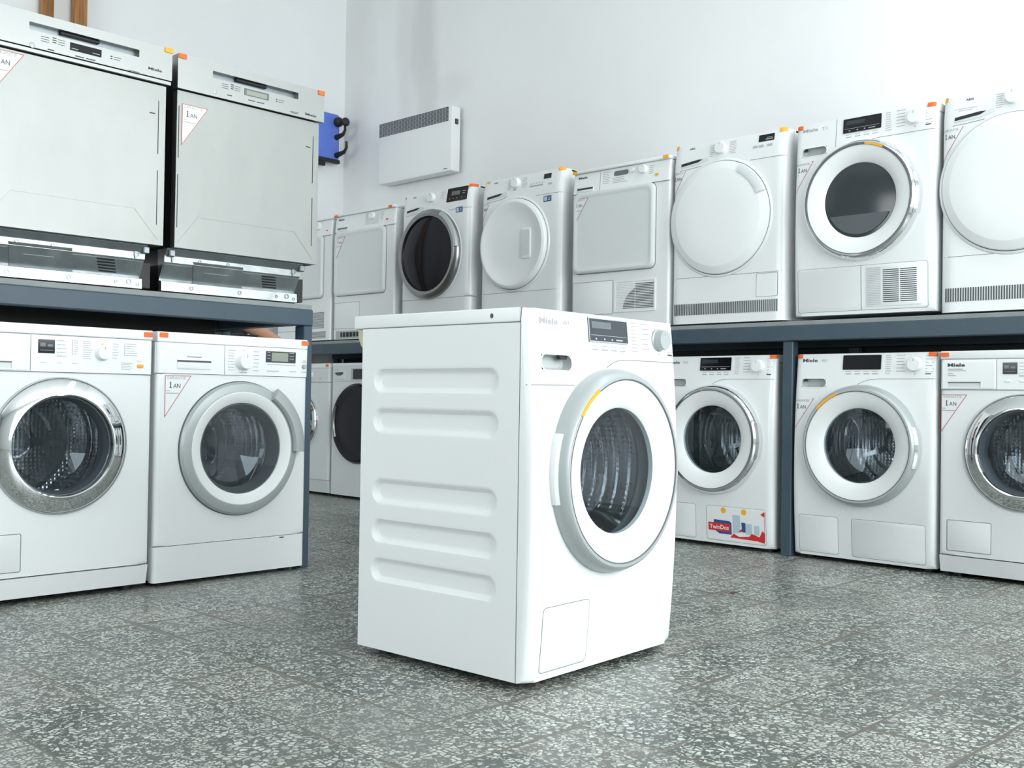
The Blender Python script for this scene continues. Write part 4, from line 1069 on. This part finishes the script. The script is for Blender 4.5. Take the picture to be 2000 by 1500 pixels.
t = thing('dishwasher', 'steel dishwasher with a grey-green display, right one of the two on the shelf', 'dishwasher', (-3.271, 1.747, SH - .003), 90, G4)
dishwasher(t, .638, False); corner_tag(t, .016, .793, M['orange'], lambda x, z: -.012); corner_tag(t, .582, .793, M['orange'], lambda x, z: -.012)

# ================================================================== ON THE WALLS
# flat convector heater on the back wall
t = thing('wall_heater', 'flat white electric panel heater with a slatted grille, high on the back wall', 'heater', (-5.768, 4.612, 2.112), 0)
W, H = .745, .428
bm = NB(); rplate(bm, 0, W, 0, H, .012, 0, .075, .008); obj('housing', bm, M['plastic'], t)
bm = NB(); box(bm, .006, W - .030, -.0015, .001, H - .100, H - .008); g = obj('grille', bm, M['ink'], t)
bm = NB()
for i in range(11): box(bm, .006, W - .030, -.005, -.001, H - .096 + i * .0085, H - .0935 + i * .0085)
for i in range(24): box(bm, .01 + i * .0295, .012 + i * .0295, -.0035, -.001, H - .100, H - .008)
obj('grille_slats', bm, M['greyink'], g)
marks(t, [(.675, .712, .018, .005)], FLAT, M['ink'], 'logo', d=-.001)
bm = NB(); box(bm, W - .003, W + .010, .030, .055, H - .12, H - .085, .003, 1); obj('thermostat_dial', bm, M['ink'], t)
bm = NB()
for x in (.12, .60): box(bm, x, x + .04, .076, .108, .06, H - .06)
obj('wall_bracket', bm, M['zincdark'], t)

# blue rack with black hooks, at the corner
t = thing('hanging_rack', 'blue plastic board with black hooks, hanging in the corner beside the dishwasher', 'rack', (-6.235, 4.20, 2.345), 0)
bm = NB(); loft(bm, [[(xx, y, z) for y, z in rrect(.0, .408, .0, .332, .022, 5)] for xx in (0, .014)]); b_ = obj('board', bm, M['blue'], t)
bm = NB(); box(bm, -.01, .030, .0, .41, -.024, .004, .004, 1); box(bm, -.005, .02, .23, .29, -.055, -.02, .004, 1); obj('bottom_rail', bm, M['blackmat'], t)
bm = NB()
for yy in (.05, .32): box(bm, -.074, .0, yy, yy + .04, .14, .18)
obj('wall_mount', bm, M['blackmat'], t)
def hook(z, up_, reach):
    bm = NB()
    pts = [(.0, z), (reach * .5, z + .006), (reach * .8, z + .012), (reach, z + .04), (reach * .98, z + up_)]
    r = [.022, .017, .014, .010, .008]
    loft(bm, [[(p + q * .35 * sin(0) , .385 + q * cos(a), zz + q * sin(a)) for a in [2 * pi * i / 10 for i in range(10)]] for (p, zz), q in zip(pts[:3], r[:3])] +
         [[(p - q * sin(a), .385 + q * cos(a), zz) for a in [2 * pi * i / 10 for i in range(10)]] for (p, zz), q in zip(pts[3:], r[3:])])
    obj('hook', bm, M['blackmat'], t)
hook(.035, .085, .135); hook(.165, .075, .115)
bm = NB()
def sph(bm, c, r, sx=1):
    q = bmesh.ops.create_uvsphere(bm, u_segments=16, v_segments=10, radius=r)
    for v in q['verts']: v.co.x *= sx; v.co += Vector(c)
sph(bm, (.038, .385, .275), .036); sph(bm, (.120, .385, .262), .032, .75)
loft(bm, [[(x, .385 + .011 * cos(a), .270 - .05 * (x - .02) + .011 * sin(a)) for a in [2 * pi * i / 10 for i in range(10)]] for x in (.0, .12)])
obj('clamp_knob', bm, M['blackmat'], t)

# two wooden posts against the left wall
bm = NB(); box(bm, -6.295, -6.235, 2.485, 2.552, .0, 3.3, .006, 2); o = obj('wooden_post', bm, M['wood']); tag(o, 'brown wooden post rising behind the big dishwasher, left of the two', 'post', 'wooden posts')
bm = NB(); box(bm, -6.295, -6.235, 2.672, 2.750, .0, 3.3, .006, 2); o = obj('wooden_post', bm, M['wood']); tag(o, 'brown wooden post rising behind the big dishwasher, right of the two', 'post', 'wooden posts')

# a dry leaf on the floor
bm = NB()
c = [(-.022, 0), (-.012, .007), (.0, .009), (.012, .006), (.024, 0), (.012, -.006), (.0, -.008), (-.012, -.006)]
loft(bm, [[(a, b, .0012 + 9 * a * a + lift) for a, b in c] for lift in (0, .0008)])
o = obj('dry_leaf', bm, add_noise(mat('leaf_brown', (.16, .07, .03), .8), 60, .4)); o.location = (-1.93, 3.10, .0); o.rotation_euler = (0, 0, .9)
tag(o, 'small dry brown leaf lying on the tiles between the middle machine and the right row', 'leaf')

# ================================================================== THE PERSON behind the left shelf
def skin(name, V, Ed, Rd, m, parent=None, lv=2, root=0):
    me = bpy.data.meshes.new(name); me.from_pydata(V, Ed, []); o = bpy.data.objects.new(name, me); COL.objects.link(o)
    sk = o.modifiers.new('skin', 'SKIN'); sk.use_smooth_shade = True
    for i, r in enumerate(Rd):
        q = me.skin_vertices[0].data[i]; q.radius = r if isinstance(r, tuple) else (r, r); q.use_root = (i == root)
    sb = o.modifiers.new('subsurf', 'SUBSURF'); sb.levels = sb.render_levels = lv
    dg = bpy.context.evaluated_depsgraph_get(); me2 = bpy.data.meshes.new_from_object(o.evaluated_get(dg))
    o.modifiers.clear(); o.data = me2; me2.materials.clear(); me2.materials.append(m)
    for p in me2.polygons: p.use_smooth = True
    if parent: o.parent = parent
    return o
M['skin'] = add_noise(mat('skin', (.62, .33, .22), .5), 12, .08)
M['cloth'] = add_noise(mat('dark_cloth', (.018, .020, .026), .9), 30, .3)
M['jeans'] = add_noise(mat('dark_trousers', (.03, .04, .07), .9), 30, .3)
M['hair'] = mat('dark_hair', (.02, .014, .01), .6)
pt = thing('person', 'person in dark clothes behind the dishwashers, bare forearm showing above the washing machine', 'person', (-4.34, 2.55, 0), 0)
# facing +y (local), a little bent forward; right side is +x
Vb = [(0, -.04, .94), (0, -.03, 1.10), (0, .0, 1.28), (0, .03, 1.42), (0, .05, 1.50), (0, .07, 1.60), (0, .085, 1.69)]
Rb = [(.115, .085), (.115, .085), (.145, .10), (.11, .075), .052, (.072, .088), (.058, .07)]
Eb = [(0, 1), (1, 2), (2, 3), (3, 4), (4, 5), (5, 6)]
def add(p, r, link):
    Vb.append(p); Rb.append(r); Eb.append((link, len(Vb) - 1)); return len(Vb) - 1
for sx in (1, -1):
    h_ = add((.095 * sx, -.03, .86), (.070, .075), 0); kn = add((.10 * sx, .0 + .02, .48), .058, h_); an = add((.10 * sx, -.03, .09), .038, kn); add((.11 * sx, .09, .035), (.040, .028), an)
    sh = add((.175 * sx, .02, 1.405), .055, 3)
    if sx == 1: el, wr = (.16, -.03, .995), (.06, .25, .912)
    else: el, wr = (-.22, -.04, 1.12), (-.24, .02, .88)
    e_ = add(el, .041, sh); f_ = add(tuple(el[k] + (wr[k] - el[k]) * .3 for k in range(3)), .043, e_); w_ = add(wr, .027, f_)
    d = Vector(wr) - Vector(el); d.normalize(); up_ = Vector((0, 0, 1)); sd_ = d.cross(up_).normalized(); un = sd_.cross(d).normalized()
    pc = Vector(wr) + d * .05; pi_ = add(tuple(pc), (.020, .036), w_)
    for k, (o_, ln) in enumerate(((-.027, .075), (-.009, .085), (.009, .080), (.026, .062))):
        a_ = add(tuple(pc + d * .045 + sd_ * o_), .0095, pi_); b_ = add(tuple(pc + d * (.045 + ln * .5) + sd_ * o_ * 1.1 - un * .010), .0085, a_); add(tuple(pc + d * (.045 + ln * .9) + sd_ * o_ * 1.1 - un * .032), .0075, b_)
    a_ = add(tuple(Vector(wr) + d * .035 - sd_ * .035), .011, pi_); add(tuple(Vector(wr) + d * .085 - sd_ * .055 - un * .01), .009, a_)
body = skin('body', Vb, Eb, Rb, M['skin'], pt)
skin('shirt', [(0, -.035, .78), (0, -.03, 1.08), (0, .0, 1.28), (0, .03, 1.41), (0, .045, 1.455), (.178, .02, 1.405), (.17, .045, 1.24), (-.178, .02, 1.405), (-.22, -.04, 1.12), (-.238, .015, .90)],
     [(0, 1), (1, 2), (2, 3), (3, 4), (3, 5), (5, 6), (3, 7), (7, 8), (8, 9)], [(.19, .19), (.18, .18), (.165, .14), (.13, .095), .066, .068, .062, .068, .056, .046], M['cloth'], pt)
skin('trousers', [(0, -.04, .96), (.095, -.03, .86), (.10, .02, .48), (.10, -.03, .11), (-.095, -.03, .86), (-.10, .02, .48), (-.10, -.03, .11)],
     [(0, 1), (1, 2), (2, 3), (0, 4), (4, 5), (5, 6)], [(.175, .16), (.115, .12), .073, .060, (.115, .12), .073, .060], M['jeans'], pt)
hd = Vector((0, .095, 1.66))
bm = NB(); q = bmesh.ops.create_uvsphere(bm, u_segments=24, v_segments=16, radius=1)
for v in q['verts']:
    v.co = Vector((v.co.x * .088, v.co.y * .104 - .012, v.co.z * .118 + .012)) + hd
bmesh.ops.delete(bm, geom=[v for v in bm.verts if v.co.y > hd.y + .035 and v.co.z < hd.z + .065 or v.co.z < hd.z - .055], context='VERTS')
obj('hair', bm, M['hair'], pt)
bm = NB()
loft(bm, [[(a * (.010 - .004 * f) , hd.y + .075 + .026 * (1 - f) + b * .01, hd.z - .018 + .045 * f) for a, b in ((-1, -1), (0, 1), (1, -1))] for f in (0, .5, 1)])
for sx in (-1, 1): sph(bm, (.082 * sx, hd.y, hd.z - .005), .020, .4)
obj('nose_and_ears', bm, M['skin'], pt)
for sx in (-1, 1):
    bm = NB(); sph(bm, (.030 * sx, hd.y + .074, hd.z + .012), .011); obj('eye', bm, M['paper'], pt)
bm = NB(); box(bm, -.024, .024, hd.y + .074, hd.y + .086, hd.z - .050, hd.z - .040, .004, 2); obj('mouth', bm, M['redline'], pt)
for sx in (-1, 1):
    bm = NB(); box(bm, .11 * sx - .048, .11 * sx + .048, -.09, .19, .0, .075, .03, 3); obj('shoe', bm, M['blackmat'], pt)

# ceiling fixture added above the frame to brighten the back wall
t = thing('added_ceiling_lamp', 'long white ceiling fixture added out of view to brighten the back wall', 'lamp', (-.9, 3.35, RH), 0)
bm = NB(); loft(bm, [[(x, yy, zz) for yy, zz in ((-.14, 0), (-.14, -.02), (-.12, -.10), (.12, -.10), (.14, -.02), (.14, 0))] for x in (-1.25, 1.25)]); obj('housing', bm, M['plastic'], t)
bm = NB()
for yy in (-.05, .05): loft(bm, [[(x, yy + .013 * cos(a), -.116 + .013 * sin(a)) for a in [2 * pi * i / 12 for i in range(12)]] for x in (-1.2, 1.2)])
obj('added_lamp_tubes', bm, M['plastic'], t)
